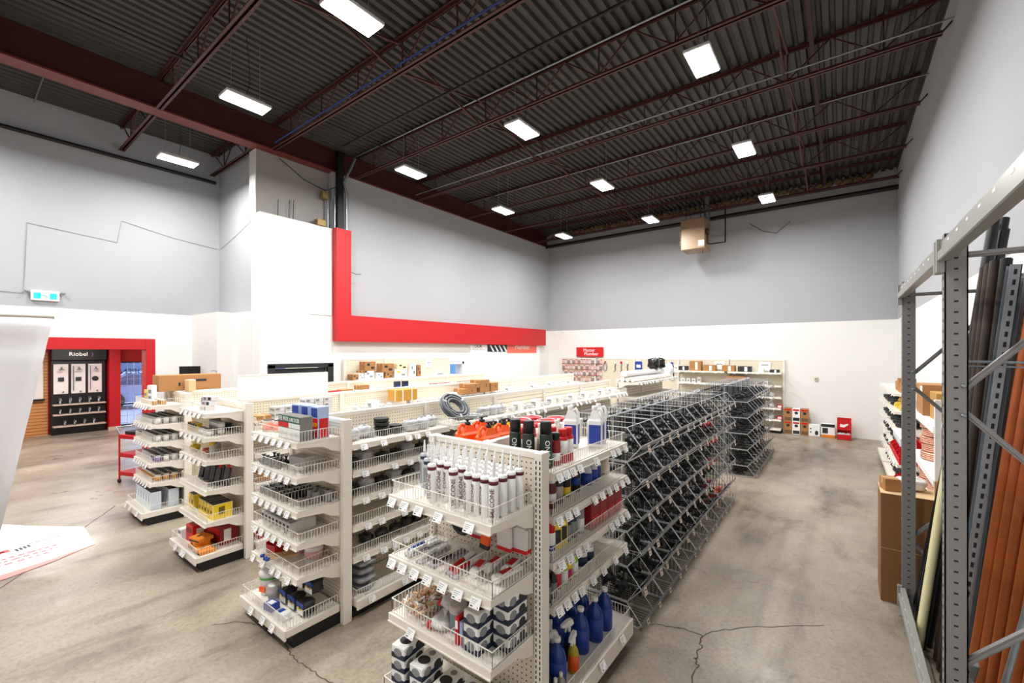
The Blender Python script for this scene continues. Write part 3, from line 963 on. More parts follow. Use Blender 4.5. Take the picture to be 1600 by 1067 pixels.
def jug(name, cat, w, d, h, body, cap, label=None, pump=None):
    o = thing(name, None, cat)
    sh = h * .70
    b = MB()
    b.box(-w / 2, -d / 2, 0, w / 2, d / 2, sh, 0, .014)
    vs = [(-w / 2 + .012, -d / 2 + .012, sh - .004), (w / 2 - .012, -d / 2 + .012, sh - .004), (w / 2 - .012, d / 2 - .012, sh - .004), (-w / 2 + .012, d / 2 - .012, sh - .004),
          (-w * .2, -d * .22, h * .9), (w * .12, -d * .22, h * .9), (w * .12, d * .22, h * .9), (-w * .2, d * .22, h * .9)]
    b.add(vs, [(0, 1, 5, 4), (1, 2, 6, 5), (2, 3, 7, 6), (3, 0, 4, 7), (4, 5, 6, 7)])
    obj('jug_body', b, body, o)
    obj('jug_handle', MB().tube([(w * .1, 0, h * .88), (w * .3, 0, h * .93), (w * .44, 0, h * .84), (w * .45, 0, h * .66)], .011, 7), body, o)
    if pump:
        p = obj('pump_head', MB().lathe([(.02, h * .89), (.02, h * .98), (.008, h), (.008, h * 1.06)], 10, (-w * .05, 0, 0)).box(-w * .05 - .045, -.009, h * 1.05, -w * .05 + .018, .009, h * 1.10, 0, .003), pump, o)
    else:
        obj('jug_cap', MB().lathe([(.017, h * .89), (.018, h * .98), (.016, h)], 10, (-w * .06, 0, 0)), cap, o)
    if label: obj('label_print', MB().box(-w * .38, -d / 2 - .0012, sh * .15, w * .38, -d / 2 + .001, sh * .8).box(w / 2 - .001, -d * .36, sh * .15, w / 2 + .0012, d * .36, sh * .8), label, o)
    return o

def bag_mesh(w, d, h, seed, n=9):
    """a crumpled pillow of film standing or lying on z = 0"""
    r = random.Random(seed)
    vs, fs = [], []
    N, K = n, n + 3
    for i in range(N + 1):
        a = PI * i / N - PI / 2
        for k in range(K):
            t = 2 * PI * k / K
            e = lambda v: math.copysign(abs(v) ** .65, v)
            q = 1 + r.uniform(-.2, .10)
            vs.append((w / 2 * e(math.cos(a)) * e(math.cos(t)) * q, d / 2 * e(math.cos(a)) * e(math.sin(t)) * q, max(0.0, h / 2 + h / 2 * e(math.sin(a)) * (1 + r.uniform(-.22, .10)))))
    for i in range(N):
        for k in range(K):
            fs.append((i * K + k, i * K + (k + 1) % K, (i + 1) * K + (k + 1) % K, (i + 1) * K + k))
    return MB().add(vs, fs, 0, True)

def pouch(name, cat, w, d, h, film, seed, inner=None):
    o = thing(name, None, cat)
    obj('film_wrap', bag_mesh(w, d, h, seed), film, o)
    tw = MB().lathe([(.012, 0), (.006, .012), (.016, .035)], 7, (w * .1, 0, h * .9))
    obj('twisted_neck', tw, film, o)
    if inner:
        obj('contents', MB().lathe([(w * .2, .008), (w * .28, h * .3), (w * .2, h * .55)], 9, (-w * .32, -d * .30, 0)), inner, o)
    return o

def hang_pack(name, cat, w, h, t, body, foot, header, hook=True):
    """blister pack on a peg hook; origin at its bottom, back at y = 0"""
    o = thing(name, None, cat)
    b = MB()
    b.prism([(-w / 2, .008), (-w / 2 + .01, 0), (w / 2 - .01, 0), (w / 2, .008), (w / 2, h * .78), (w * .3, h * .84), (-w * .3, h * .84), (-w / 2, h * .78)], 'y', -t, -.002)
    obj('pack_body', b, body, o)
    if foot: obj('foot_print', MB().box(-w / 2 - .0005, -t - .001, .001, w / 2 + .0005, -.0015, h * .13), foot, o)
    if header: obj('header_card', MB().box(-w * .34, -t * .6, h * .80, w * .34, -t * .4, h), header, o)
    if hook: obj('peg_hook', MB().bar((0, .0, h * .95), (0, -t - .04, h * .95), .0025).bar((0, -t - .04, h * .95), (0, -t - .045, h * .95 + .015), .0025), GALV, o)
    return o

def coil(name, cat, r, rw, n, mat, wrap=None):
    o = thing(name, None, cat)
    for i in range(n):
        rr = r - rw * 1.9 * (i % 3)
        zz = rw * 1.35 + rw * 1.8 * (i // 3)
        obj('coil_turn', MB().tube([(rr * math.cos(2 * PI * k / 26), rr * math.sin(2 * PI * k / 26), zz + rnd.uniform(-.3, .3) * rw) for k in range(26)], rw, 6, 0, True), mat, o)
    if wrap:
        for a in (0.4, 2.6, 4.5):
            obj('tie_band', MB().box(r * .72, -.012, -.001, r * 1.06, .012, rw * 2 * ((n + 2) // 3) + .006, 0, .004, Matrix.Rotation(a, 4, 'Z')), wrap, o)
    return o

def on(unit, lx, ly, z):
    """place on a shelf of a unit (cx, cy, rz)"""
    x, y = L2W(unit[0], unit[1], unit[2], lx, ly)
    return (x, y, z)

UA, UB, UC, UD = (AX, EY, 0), (BX, EY, 0), (CX, EY, 0), (DX, EY, 0)
UAS = (AX, 2.375, PI / 2)
S = .0345          # shelf surface above its level

# ---- nearest endcap, top tray: sealant tubes
def sealant(body, band, text):
    o = thing('sealant_tube', None, 'sealant tube')
    r, h = .0228, .190
    obj('barrel', MB().lathe([(r * .97, 0), (r, .003), (r, h - .004), (r * .9, h), (r * .45, h + .004)], 14), body, o)
    obj('color_band', MB().lathe([(r + .0005, h * .84), (r + .0005, h * .93)], 14), band, o)
    obj('nozzle', MB().lathe([(.0085, h + .002), (.008, h + .02), (.0038, h + .072), (.003, h + .075)], 9), WPLAS, o)
    if text: lettering('SILICONE', .031, PMAR, o, (.001, -r - .0008, h * .42), (PI / 2, -PI / 2, 0))
    else: obj('label_print', MB().box(-.012, -r - .0006, h * .15, .012, -r * .9, h * .75), PGREY, o)
    return o
tw, tb = sealant(WPLAS, PMAR, True), sealant(M('clear grey tube', 'b9bdc2', .25), PNAVY, False)
for c in range(13):
    for r_ in range(4):
        lx, ly = -.31 + c * .0515, -.085 - r_ * .066
        if c < 3 and r_ > (1 if c < 2 else 2): continue
        if c in (3, 5, 6, 8) and r_ == 3: continue
        if c < 3:
            place(tb, on(UA, lx, ly, A_L[0] + S), rnd.uniform(-.9, .9), 'clear grey sealant tube with a navy band in the top tray of the nearest endcap', 'grey sealant tubes')
        else:
            place(tw, on(UA, lx, ly, A_L[0] + S), rnd.uniform(-.8, .8), 'white sealant tube with a maroon band in the top tray of the nearest endcap', 'white sealant tubes')

# second tray: long tools, packs on hooks above them
def long_tool(handle, head, L=.24):
    o = thing('smoothing_tool', None, 'tool')
    obj('blister', MB().box(-.022, -L / 2, 0, .022, L / 2, .012, 0, .003), FILM, o)
    obj('tool_handle', MB().bar((0, -L * .42, .022), (0, L * .05, .024), .0105, 8), handle, o)
    obj('tool_head', MB().box(-.016, L * .05, .012, .016, L * .42, .028, 0, .004), head, o)
    return o
z = A_L[1] + S
t1 = long_tool(PBLUE, WPLAS)
place(t1, on(UA, -.285, -.19, z), R(6), 'finishing tool with a blue handle in the second tray of the nearest endcap')
t2 = long_tool(WPLAS, WPLAS)
place(t2, on(UA, -.25, -.20, z + .0), R(-3), 'all white finishing tool in the second tray beside the blue handled one', 'white finishing tools')
place(t2, on(UA, -.165, -.21, z), R(5), 'all white finishing tool in the second tray beside the blue handled one', 'white finishing tools')
t3 = long_tool(PDK, GALV)
place(t3, on(UA, -.06, -.20, z), R(-8), 'black and steel scraper tool in the second tray of the nearest endcap', 'black scraper tools')
t4 = long_tool(PRED, WPLAS)
place(t4, on(UA, .03, -.2, z), R(10), 'red handled tool in the second tray of the nearest endcap', 'red handled tools')
place(t4, on(UA, .08, -.21, z), R(4), 'red handled tool in the second tray of the nearest endcap', 'red handled tools')
tt = thing('putty_tube', None, 'tube')
obj('tube_body', MB().lathe([(.022, 0), (.021, .05), (.014, .13), (.004, .155)], 12, (0, 0, 0), 0, None, 1, .7), WPLAS, tt)
obj('tube_cap', MB().lathe([(.023, -.03), (.024, -.002)], 12), WPLAS, tt)
obj('label_print', MB().box(-.017, -.017, .01, .017, -.0145, .08), PRED, tt)
for k, (lx, ly, a) in enumerate([(.16, -.24, .3), (.19, -.17, .1), (.29, -.22, -.2), (.27, -.13, .15)]):
    place(tt, on(UA, lx, ly, z + .026), 0, 'white squeeze tube with a red print lying in the second tray', 'white squeeze tubes', (R(-90), 0, a))
hp = hang_pack('blister_pack', 'hanging pack', .085, .15, .02, M('clear white blister', 'd8d4d2', .3), PRED, PWHITE)
for k, (lx, ly) in enumerate([(.0, -.03), (.012, -.056), (.20, -.03), (.212, -.056), (.222, -.082), (.30, -.03), (.30, -.056)]):
    place(hp, on(UA, lx, ly, 1.0), R(rnd.uniform(-2, 2)), 'clear pack with a red foot hanging on the panel of the nearest endcap', 'red footed hanging packs')
op = hang_pack('blister_pack', 'hanging pack', .05, .18, .025, POR, PDK, BLACK)
place(op, on(UA, .105, -.10, .985), R(4), 'bright orange pack hanging among the red footed packs', None, (0, R(10), R(6)))
ck = coil('hose_coil', 'coil', .062, .008, 6, M('tan cord', 'c9ac78', .7))
place(ck, on(UA, -.185, -.03, 1.10), 0, 'small tan coil hanging under the top tray of the nearest endcap', None, (PI / 2, 0, .2))
ck = coil('hose_coil', 'coil', .078, .012, 6, BLACK)
place(ck, on(UA, -.085, -.05, 1.085), 0, 'black coil hanging under the top tray beside the small tan one', None, (PI / 2, 0, -.1))
ck = coil('hose_coil', 'coil', .075, .004, 4, GALV)
place(ck, on(UA, -.02, -.035, 1.06), 0, 'thin steel wire coil hanging behind the black coil', None, (PI / 2, 0, .1))

# third tray
z = A_L[2] + S
b = MB()
r2 = random.Random(5)
for k in range(260):
    x, y = r2.uniform(-.314, -.163), r2.uniform(-.305, -.09)
    h = r2.uniform(.012, .085) * (1 - .5 * abs(x + .235) / .085)
    d = Vector((r2.uniform(-1, 1), r2.uniform(-1, 1), r2.uniform(-.4, .4))).normalized() * .022
    b.bar(Vector((x, y, h + .01)) - d, Vector((x, y, h + .01)) + d, r2.uniform(.004, .008), 5, k % 3)
o = obj('wood_plugs', b, [M('pale wood', 'e3cba6', .7), M('pink wood', 'd9a888', .7), PWHITE], None, on(UA, 0, 0, z))
tag(o, 'loose heap of small pale wooden plugs in the third tray of the nearest endcap', 'wooden plugs', None, 'stuff')
gl = [pouch('glove_pack', 'pack', .12, .16, .05, M('white glove film', 'e4e2e0', .35, 0, .2, 25, bump=.5), 31 + k, PRED if k == 0 else None) for k in range(2)]
for k, (lx, ly, dz) in enumerate([(-.05, -.25, 0), (-.055, -.12, 0), (-.05, -.17, .062)]):
    place(gl[k % 2], on(UA, lx, ly, z + dz), R(8 - 10 * k), ['white glove pack with a red patch beside the wooden plugs', 'white glove pack behind the one with the red patch', 'white glove pack lying on top of two others'][k])
tub = thing('wipe_tub', None, 'tub')
obj('tub_body', MB().lathe([(.04, 0), (.043, .09), (.043, .1)], 16), M('grey blue tub', '8f9cab', .45), tub)
obj('tub_lid', MB().lathe([(.047, .098), (.047, .125), (.040, .132)], 16), M('cloudy lid', 'cfcac8', .35), tub)
place(tub, on(UA, .038, -.13, z), 0, 'round tub with a cloudy white lid in the third tray, behind its twin', None)
place(tub, on(UA, .038, -.235, z), 0, 'round tub with a cloudy white lid in the third tray, nearer the fence', None)
bx = carton('mask_box', 'box', .092, .15, .062, PWHITE, [('f', 0, 0, 1, .42, PNAVY, 'navy_print'), ('r', 0, 0, 1, .42, PNAVY, 'navy_print'), ('l', 0, 0, 1, .42, PNAVY, 'navy_print'), ('t', .12, .2, .88, .6, PDK, 'round_mask_picture'), ('f', .2, .2, .8, .85, PGREY, 'round_mask_picture'), ('r', .08, .25, .42, .9, PGREY, 'round_mask_picture'), ('r', .55, .25, .9, .9, PDK, 'round_mask_picture'), ('t', .3, .68, .7, .92, PGREY, 'round_mask_picture')])
for c in range(2):
    for k in range(4 if c else 3):
        place(bx, on(UA, .205 + c * .097, -.25 + c * .10, z + k * .064), R(rnd.uniform(-1, 1)), 'navy and white respirator box in the stacks at the post end of the third tray', 'respirator boxes in the third tray')
rp = carton('red_pack', 'pack', .022, .07, .13, PRED, [('f', .15, .6, .85, .9, PWHITE)])
place(rp, on(UA, .112, -.29, z), R(2), 'slim red pack standing at the fence of the third tray')
fp = carton('floral_pack', 'pack', .022, .07, .12, M('floral print', '9fb0d8', .5, 0, .5, 60), [('f', .1, .1, .9, .5, PRED)])
place(fp, on(UA, .142, -.29, z), R(-1), 'slim blue floral pack beside the slim red pack')
# bottom deck: respirator boxes
z = .2105
for k in range(4):
    place(bx, on(UA, -.27, -.30, z + .002 + k * .064), R(6), 'navy and white respirator box stacked at the outer corner of the bottom deck', 'respirator boxes at the deck corner')
for k in range(3):
    place(bx, on(UA, -.15, -.28, z + .002 + k * .064), R(4), 'navy and white respirator box in the low stack behind the deck corner', 'respirator boxes on the bottom deck')
for c in range(3):
    for k in range(2):
        place(bx, on(UA, -.02 + c * .13, -.25, z + .002 + k * .064), R(rnd.uniform(-5, 5)), 'navy and white respirator box on the bottom deck toward the post', 'respirator boxes near the post')

# ---- cleaning aisle face of the nearest run (top to bottom)
AL = [1.34, 1.115, .880, .65]
z = AL[0] + S
mono = can('spray_can', 'can', .034, .25, M('dark green can', '1d2b24', .4), BLACK, PGREEN, (.1, .5), .9, .26, 16, text='MONO')
for k, (lx, ly) in enumerate([(-.43, -.12), (-.43, -.21), (-.395, -.30)]):
    place(mono, on(UAS, lx, ly, z), R(30 + 10 * k), 'tall dark green spray can with a black cap next to the nearest endcap post', 'tall dark green spray cans')
yb = can('spray_can', 'can', .028, .19, PYEL, BLACK, PDK, (.3, .7))
place(yb, on(UAS, -.32, -.24, z), 0, 'yellow and black spray can behind the red capped cans on the top shelf')
bk = can('spray_can', 'can', .028, .18, PDRED, BLACK, PWHITE, (.2, .5))
place(bk, on(UAS, -.32, -.315, z), 0, 'black capped dark red can on the top shelf beside the dark green cans')
rc = can('spray_can', 'can', .030, .19, PRED, PRED, PWHITE, (.35, .85))
for lx, ly in ((-.335, -.12), (-.27, -.12), (-.245, -.315), (-.18, -.315), (-.225, -.235)):
    place(rc, on(UAS, lx, ly, z), rnd.uniform(0, 3), 'red spray can with a white label and red cap on the top shelf', 'red spray cans')
wb = bottle('detergent_bottle', 'bottle', .026, .19, M('ivory bottle', 'e6e4da', .4), WPLAS, PGREY)
for k in range(5):
    place(wb, on(UAS, -.20 + k * .055, -.13 - .015 * (k % 2), z), 0, 'small ivory bottle with a white cap in the row on the top shelf', 'small ivory bottles')
wj = jug('cleaner_jug', 'jug', .10, .085, .27, M('white jug', 'f0f0ee', .35), WPLAS, PBLUE)
for k, (lx, ly) in enumerate([(.13, -.16), (.22, -.29), (.36, -.25)]):
    place(wj, on(UAS, lx, ly, z), R(20), ['white cleaner jug with a blue label behind the other two jugs', 'white cleaner jug with a blue label at the shelf edge, nearer the red cans', 'white cleaner jug with a blue label at the shelf edge, nearer the wire bins'][k])
z = AL[1] + S
rw = can('spray_can', 'can', .029, .175, PMAR, WPLAS, PWHITE, (.3, .6))
for lx in (-.435, -.36):
    place(rw, on(UAS, lx, -.31, z), rnd.uniform(0, 2), 'maroon can with a white cap on the second cleaning shelf', 'maroon cans with white caps')
bc = can('spray_can', 'can', .029, .165, PDK, BLACK, M('silver label', 'b5a9a0', .4), (.2, .75))
place(bc, on(UAS, -.27, -.30, z), 0, 'silver labelled black can beside the maroon cans')
by = can('spray_can', 'can', .028, .19, BLACK, CARDT, PYEL, (.1, .4))
place(by, on(UAS, -.15, -.28, z), 0, 'black can with a yellow patch and tan cap on the second cleaning shelf')
bd = can('spray_can', 'can', .028, .18, BLACK, BLACK, PBLUE, (.3, .6))
place(bd, on(UAS, -.03, -.28, z), 0, 'black can with a blue band beside the white spray bottles')
ws = bottle('spray_bottle', 'bottle', .036, .16, M('white lilac bottle', 'd9d6e4', .35), WPLAS, PBLUE, .35, .75, None)
for k, (lx, ly) in enumerate([(.09, -.29), (.19, -.28), (.28, -.26), (.35, -.22)]):
    place(ws, on(UAS, lx, ly, z), R(15), 'white bottle with a blue label on the second cleaning shelf', 'white blue-labelled bottles')
gp = pouch('glove_pack', 'pack', .09, .09, .13, M('cream gloves', 'dccbb8', .6, 0, .25, 20), 77)
place(gp, on(UAS, .41, -.25, z), 0, 'cream work gloves bundled at the bin end of the second cleaning shelf')
z = AL[2] + S
for lx, cm, bm, tx in ((-.44, PYEL, PWHITE, 'yellow capped white can at the post end of the third cleaning shelf'), (-.38, PRED, PWHITE, 'red capped white can next to the yellow capped one')):
    q = can('spray_can', 'can', .027, .165, bm, cm, PBLUE, (.15, .4), .9, .3)
    place(q, on(UAS, lx, -.32, z), 0, tx)
yt = carton('yellow_tin', 'tin', .05, .03, .14, PYEL, [('f', .15, .2, .85, .75, PDK), ('r', .15, .2, .85, .75, PDK)])
for lx in (-.315, -.25): place(yt, on(UAS, lx, -.32, z), R(60), 'flat yellow tin with black print on the third cleaning shelf', 'flat yellow tins')
db = bottle('cleaner_bottle', 'bottle', .03, .17, PNAVY, BLACK, PGREY)
for lx in (-.2, -.13): place(db, on(UAS, lx, -.31, z), 0, 'navy bottle with a grey label on the third cleaning shelf', 'navy bottles')
dc = can('spray_can', 'can', .027, .19, M('grey can', '8d8f95', .4), PRED, PWHITE, (.1, .6))
place(dc, on(UAS, -.05, -.32, z), 0, 'grey can with a red cap beside the dark red cartons')
rx = carton('dark_red_carton', 'carton', .11, .2, .16, PDRED, [('f', .1, .2, .9, .5, PRED), ('r', .1, .15, .9, .6, PRED)])
for k in range(4): place(rx, on(UAS, .06 + k * .115, -.27, z), R(90), 'dark red carton in the row on the third cleaning shelf', 'dark red cartons')
z = AL[3] + S
sb = bottle('cleaner_bottle', 'bottle', .023, .15, BLACK, BLACK, M('lead label', '77777c', .5))
for lx, ly in ((-.445, -.34), (-.445, -.28), (-.39, -.34)): place(sb, on(UAS, lx, ly, z), 0, 'small black bottle at the post end of the fourth cleaning shelf', 'small black bottles')
wl = bottle('cleaner_bottle', 'bottle', .036, .175, WPLAS, WPLAS, PRED, .4, .7)
place(wl, on(UAS, -.32, -.31, z), 0, 'large white bottle with a small red label on the fourth cleaning shelf')
lm = bottle('cleaner_bottle', 'bottle', .024, .15, M('lime green', '8fc22a', .4), BLACK, PWHITE)
place(lm, on(UAS, -.24, -.32, z), 0, 'lime green bottle with a black cap on the fourth cleaning shelf')
pk = can('spray_can', 'can', .026, .17, M('magenta', 'c02468', .4), BLACK, PYEL, (.5, .8))
place(pk, on(UAS, -.18, -.31, z), 0, 'magenta can beside the lime green bottle')
place(copy_tree(lm), on(UAS, -.12, -.32, z), 0, 'lime green bottle standing next to the white tubs')
tb2 = tin('putty_tub', 'tub', .04, .10, WPLAS, M('buff lid', 'bba27a', .5), PNAVY)
for k, (lx, ly, dz) in enumerate([(.0, -.30, 0), (.0, -.30, .1025), (.09, -.3, 0), (.09, -.3, .1025)]):
    place(tb2, on(UAS, lx, ly, z + dz), .3, 'white tub with a navy label and buff lid on the fourth cleaning shelf', 'white buff-lidded tubs')
z = .1805
BLUEL = M('blue liquid', '173c8c', .2)
spr = bottle('spray_bottle', 'bottle', .032, .19, BLUEL, WPLAS, PNAVY, .34, .75, WPLAS)
for k, (lx, ly) in enumerate([(-.42, -.12), (-.37, -.21), (-.29, -.15), (-.275, -.27), (-.21, -.21), (-.13, -.29), (-.20, -.12), (-.42, -.30)]):
    place(spr, on(UAS, lx, ly, z), R(rnd.uniform(-40, 30)), 'blue spray bottle with a white trigger on the bottom deck', 'blue spray bottles')
spo = bottle('spray_bottle', 'bottle', .032, .18, M('amber liquid', 'b8a42c', .25), WPLAS, POR, .34, .75, WPLAS)
place(spo, on(UAS, -.20, -.36, z), R(10), 'amber spray bottle with an orange label on the bottom deck')
bj = bottle('cleaner_jug', 'jug', .052, .26, BLUEL, WPLAS, PBLUE, .33, .85)
for k, (lx, ly) in enumerate([(-.345, -.34), (-.07, -.17), (-.02, -.31), (.07, -.20), (.13, -.33), (.20, -.20), (.27, -.33)]):
    place(bj, on(UAS, lx, ly, z), 0, 'large blue jug with a white cap on the bottom deck among the spray bottles', 'large blue jugs')
gb = bottle('cleaner_bottle', 'bottle', .024, .12, M('grey bottle', '8c867e', .4), WPLAS, None)
for lx, ly in ((-.448, -.393), (-.393, -.393)): place(gb, on(UAS, lx, ly, z), 0, 'small grey bottle with a white cap at the deck edge by the post', 'small grey bottles')
bkb = bottle('cleaner_bottle', 'bottle', .028, .15, PDK, BLACK, PGREEN)
for lx, ly in ((-.44, -.33), (-.44, -.265)): place(bkb, on(UAS, lx, ly, z), 0, 'black bottle with a green label behind the small grey bottles', 'black green-labelled bottles')

# ---- far side top shelf of the nearest run: orange jugs, cartons, buckets
UAL = (AX, 2.375, -PI / 2)
z = 1.34 + S
oj = jug('soap_jug', 'jug', .13, .10, .19, POR, BLACK, None, BLACK)
for k, (lx, ly) in enumerate([(.40, -.11), (.255, -.11), (.40, -.28), (.265, -.28)]):
    place(oj, on(UAL, lx, ly, z), R(-100), ['orange soap jug with a black pump next to the endcap panel and the spine', 'orange soap jug with a black pump, second along the spine', 'orange soap jug with a black pump at the outer corner near the endcap', 'orange soap jug with a black pump at the outer edge, second from the endcap'][k])
oc = carton('orange_carton', 'carton', .10, .14, .13, POR, [('t', .1, .1, .9, .5, PWHITE), ('f', .15, .2, .85, .8, M('pink print', 'f2b6a0', .5)), ('r', .15, .2, .85, .8, M('pink print', 'f2b6a0', .5))])
for k, lx in enumerate((.125, .015)):
    place(oc, on(UAL, lx, -.14, z), R(-90), 'orange carton with a pale label between the orange jugs and the red lidded buckets', 'orange cartons')
bs = bottle('cleaner_bottle', 'bottle', .022, .15, PYEL, BLACK, PDK)
for k in range(6): place(bs, on(UAL, .15 - k * .048, -.29, z), 0, 'small yellow bottle with a black cap behind the orange cartons', 'small yellow bottles')
rb = thing('red_lid_bucket', None, 'bucket')
obj('bucket_body', MB().lathe([(.058, 0), (.066, .11), (.066, .12)], 18), M('pale pink tub', 'f0d9d4', .45), rb)
ld_ = obj('bucket_lid', MB().lathe([(.071, .112), (.071, .128), (.066, .136), (.05, .136), (.048, .131)], 18), PRED, rb)
obj('bucket_handle', MB().tube([(.07 * math.cos(a), .07 * math.sin(a) * .25 + .02, .13 + .01 * math.sin(a)) for a in [PI * k / 10 for k in range(11)]], .004, 5), WPLAS, rb)
for k, (lx, ly) in enumerate([(-.115, -.11), (-.26, -.11), (-.18, -.285), (-.33, -.285), (-.405, -.12)]):
    place(rb, on(UAL, lx, ly, z), rnd.uniform(-1, 1), ['red lidded bucket nearest the orange cartons along the spine', 'red lidded bucket in the middle along the spine', 'red lidded bucket at the outer edge nearer the orange cartons', 'red lidded bucket at the outer edge nearer the wire bins', 'red lidded bucket at the far end of the shelf along the spine'][k])

# ---- steel wool endcap
z = B_L[0] + S
sw = carton('steel_wool_carton', 'carton', .32, .09, .17, M('grey carton side', '7c7a78', .6), [('f', .01, .48, .99, .985, PGREEN, 'green_front'), ('f', .01, .03, .99, .46, PWHITE, 'lower_front'), ('t', .04, .1, .96, .9, M('steel wool pads', '6e6a66', .9, 0, .3, 40), 'wool_pads')])
o = place(sw, on(UB, .17, -.27, z), R(0), 'open carton with green and red steel wool lettering on the top tray')
lettering('STEEL WOOL', .044, PWHITE, o, (-.078, -.0475, .143), sx=.60)
lettering("LAINE D'ACIER", .040, PWHITE, o, (.083, -.0475, .141), sx=.52)
obj('red_stripe', MB().box(-.158, -.0468, .084, .0, -.0455, .118), PRED, o)
obj('white_stripe', MB().box(.0, -.0468, .084, .158, -.0455, .118).box(-.15, -.0468, .03, -.02, -.0455, .06).box(.03, -.0468, .02, .15, -.0455, .06), M('pale print', 'dfe6e4', .5), o)
st = carton('towel_carton', 'carton', .105, .085, .225, M('light blue carton', 'a9bfe0', .5), [('f', .05, .02, .95, .62, PRED, 'red_front'), ('f', .12, .66, .9, .95, PBLUE, 'blue_oval'), ('r', .1, .02, .9, .62, PRED, 'red_side')])
obj('yellow_word_strip', MB().box(-.046, -.0455, .105, .05, -.0437, .106), PYEL, st)
lettering('SHOP', .036, PYEL, st, (0, -.0455, .09), sx=.95)
lettering('TOWELS', .016, PWHITE, st, (0, -.0455, .05))
for k, (lx, ly) in enumerate([(-.01, -.14), (.11, -.13), (.25, -.13)]):
    place(st, on(UB, lx, ly, z), R(5 - 2 * k), ['light blue and red towel carton farthest from the post behind the steel wool carton', 'light blue and red towel carton in the middle behind the steel wool carton', 'light blue and red towel carton nearest the post behind the steel wool carton'][k])
rcn = tin('paste_can', 'can', .04, .11, PRED, BLACK, PWHITE)
place(rcn, on(UB, -.14, -.13, z), .4, 'red can with a white label and black lid beside the towel cartons')
bt = tin('paste_tub', 'tub', .045, .09, M('white orange tub', 'efe0d8', .5), BLACK, M('orange stripes', 'ef7a5a', .5))
for lx, ly in ((-.20, -.21), (-.29, -.25)): place(bt, on(UB, lx, ly, z), 0, 'white tub with orange stripes and a black lid on the steel wool tray', 'white black-lidded tubs')
bf = carton('brown_box', 'box', .05, .06, .075, CARD, [('f', .1, .1, .9, .7, PDK)])
place(bf, on(UB, -.03, -.25, z), R(20), 'small brown box against the end of the steel wool carton')
z = B_L[1] + S
sx_ = carton('silver_carton', 'carton', .17, .11, .10, M('silver diamond print', 'b4b2b2', .35, .2, .5, 70), [('f', .02, .04, .98, .3, PWHITE)])
place(sx_, on(UB, .13, -.19, z), R(8), 'silver diamond patterned carton on the second tray under the steel wool')
fp_ = pouch('fitting_pack', 'pack', .06, .07, .035, FILMD, 12)
for k in range(9): place(fp_, on(UB, -.30 + .065 * (k % 5), -.29 + .08 * (k // 5), z), rnd.uniform(0, 3), 'small dark pack lying on the second tray under the steel wool', 'small dark packs')
z = B_L[2] + S
rl = thing('tape_roll', None, 'roll')
obj('tape_winding', MB().lathe([(.027, 0), (.029, .004), (.029, .046), (.027, .05)], 14), BLACK, rl)
obj('roll_core', MB().lathe([(.016, .0505), (.016, .052), (.012, .053)], 10), PGREY, rl)
for c in range(6):
    for r_ in range(4):
        place(rl, on(UB, -.30 + c * .068, -.08 - r_ * .066, z), 0, 'black tape roll standing in rows on the third tray under the steel wool', 'black tape rolls')
gr = thing('tape_roll', None, 'roll')
obj('tape_winding', MB().lathe([(.026, 0), (.028, .004), (.028, .08), (.026, .084)], 14), M('grey tape', '8b8a8a', .5), gr)
obj('roll_core', MB().lathe([(.012, .0845), (.012, .086), (.01, .087)], 10), PDK, gr)
for k, (lx, ly) in enumerate([(.15, -.09), (.22, -.09), (.29, -.09), (.185, -.16), (.255, -.16)]):
    place(gr, on(UB, lx, ly, z), 0, 'grey tape roll standing near the post on the third tray', 'grey tape rolls')
z = B_L[3] + S
sv = carton('silver_box', 'box', .052, .2, .075, M('silver white carton', 'd6d5d4', .4), [('f', .2, .2, .8, .8, PDK), ('t', .1, .05, .9, .3, PGREY), ('t', .1, .5, .9, .9, PWHITE)])
for k in range(8): place(sv, on(UB, -.30 + k * .0575, -.19, z + .001), R(rnd.uniform(-1, 1)), 'slim silver box in the row on the fourth tray under the steel wool', 'slim silver boxes')
z = B_L[4] + S
rcd = thing('parts_bin', None, 'bin')
b = MB()
b.box(-.05, -.06, 0, .05, .06, .006).box(-.05, -.06, 0, -.046, .06, .08).box(.046, -.06, 0, .05, .06, .08).box(-.05, -.06, 0, .05, -.056, .06).box(-.05, .056, 0, .05, .06, .08)
obj('bin_body', b, PRED, rcd)
obj('bin_rim', MB().box(-.053, -.063, .056, .053, -.056, .063, 0, .002), PRED, rcd)
for k, (lx, ly) in enumerate([(-.21, -.22), (-.21, -.09)]):
    place(rcd, on(UB, lx, ly, z), R(12), ['red open parts bin at the fence of the fifth tray under the steel wool', 'red open parts bin against the panel of the fifth tray under the steel wool'][k])
wbk = tin('white_bucket', 'bucket', .065, .10, WPLAS, WPLAS, M('pink label', 'e0a8a8', .5))
place(wbk, on(UB, -.04, -.14, z), 0, 'short white bucket behind the wooden brushes on the fifth tray')
place(wbk, on(UB, .14, -.115, z), 1, 'short white bucket near the panel at the post side of the fifth tray')
br = thing('glue_brush', None, 'brush')
obj('wood_handle', MB().tube([(0, -.11, .012), (0, 0, .013), (0, .09, .012)], .0075, 8), M('wood handle', 'c09a70', .5), br)
obj('brush_tip', MB().lathe([(.010, 0), (.013, .006), (.013, .022), (.008, .03)], 10), PBLUE, br, (0, -.105, .012), (R(90), 0, 0))
for k, (lx, a) in enumerate([(-.05, .15), (.0, .25), (.035, .2)]):
    place(br, on(UB, lx, -.27, z + .03), R(-40) + a, 'wooden handled brush with a blue tip sticking out of the fifth tray', 'wooden handled brushes')
z = .1405
gbk = thing('lidded_bucket', None, 'bucket')
obj('bucket_body', MB().lathe([(.06, 0), (.068, .14), (.068, .15)], 18), M('bucket white', 'dfe0e4', .4), gbk)
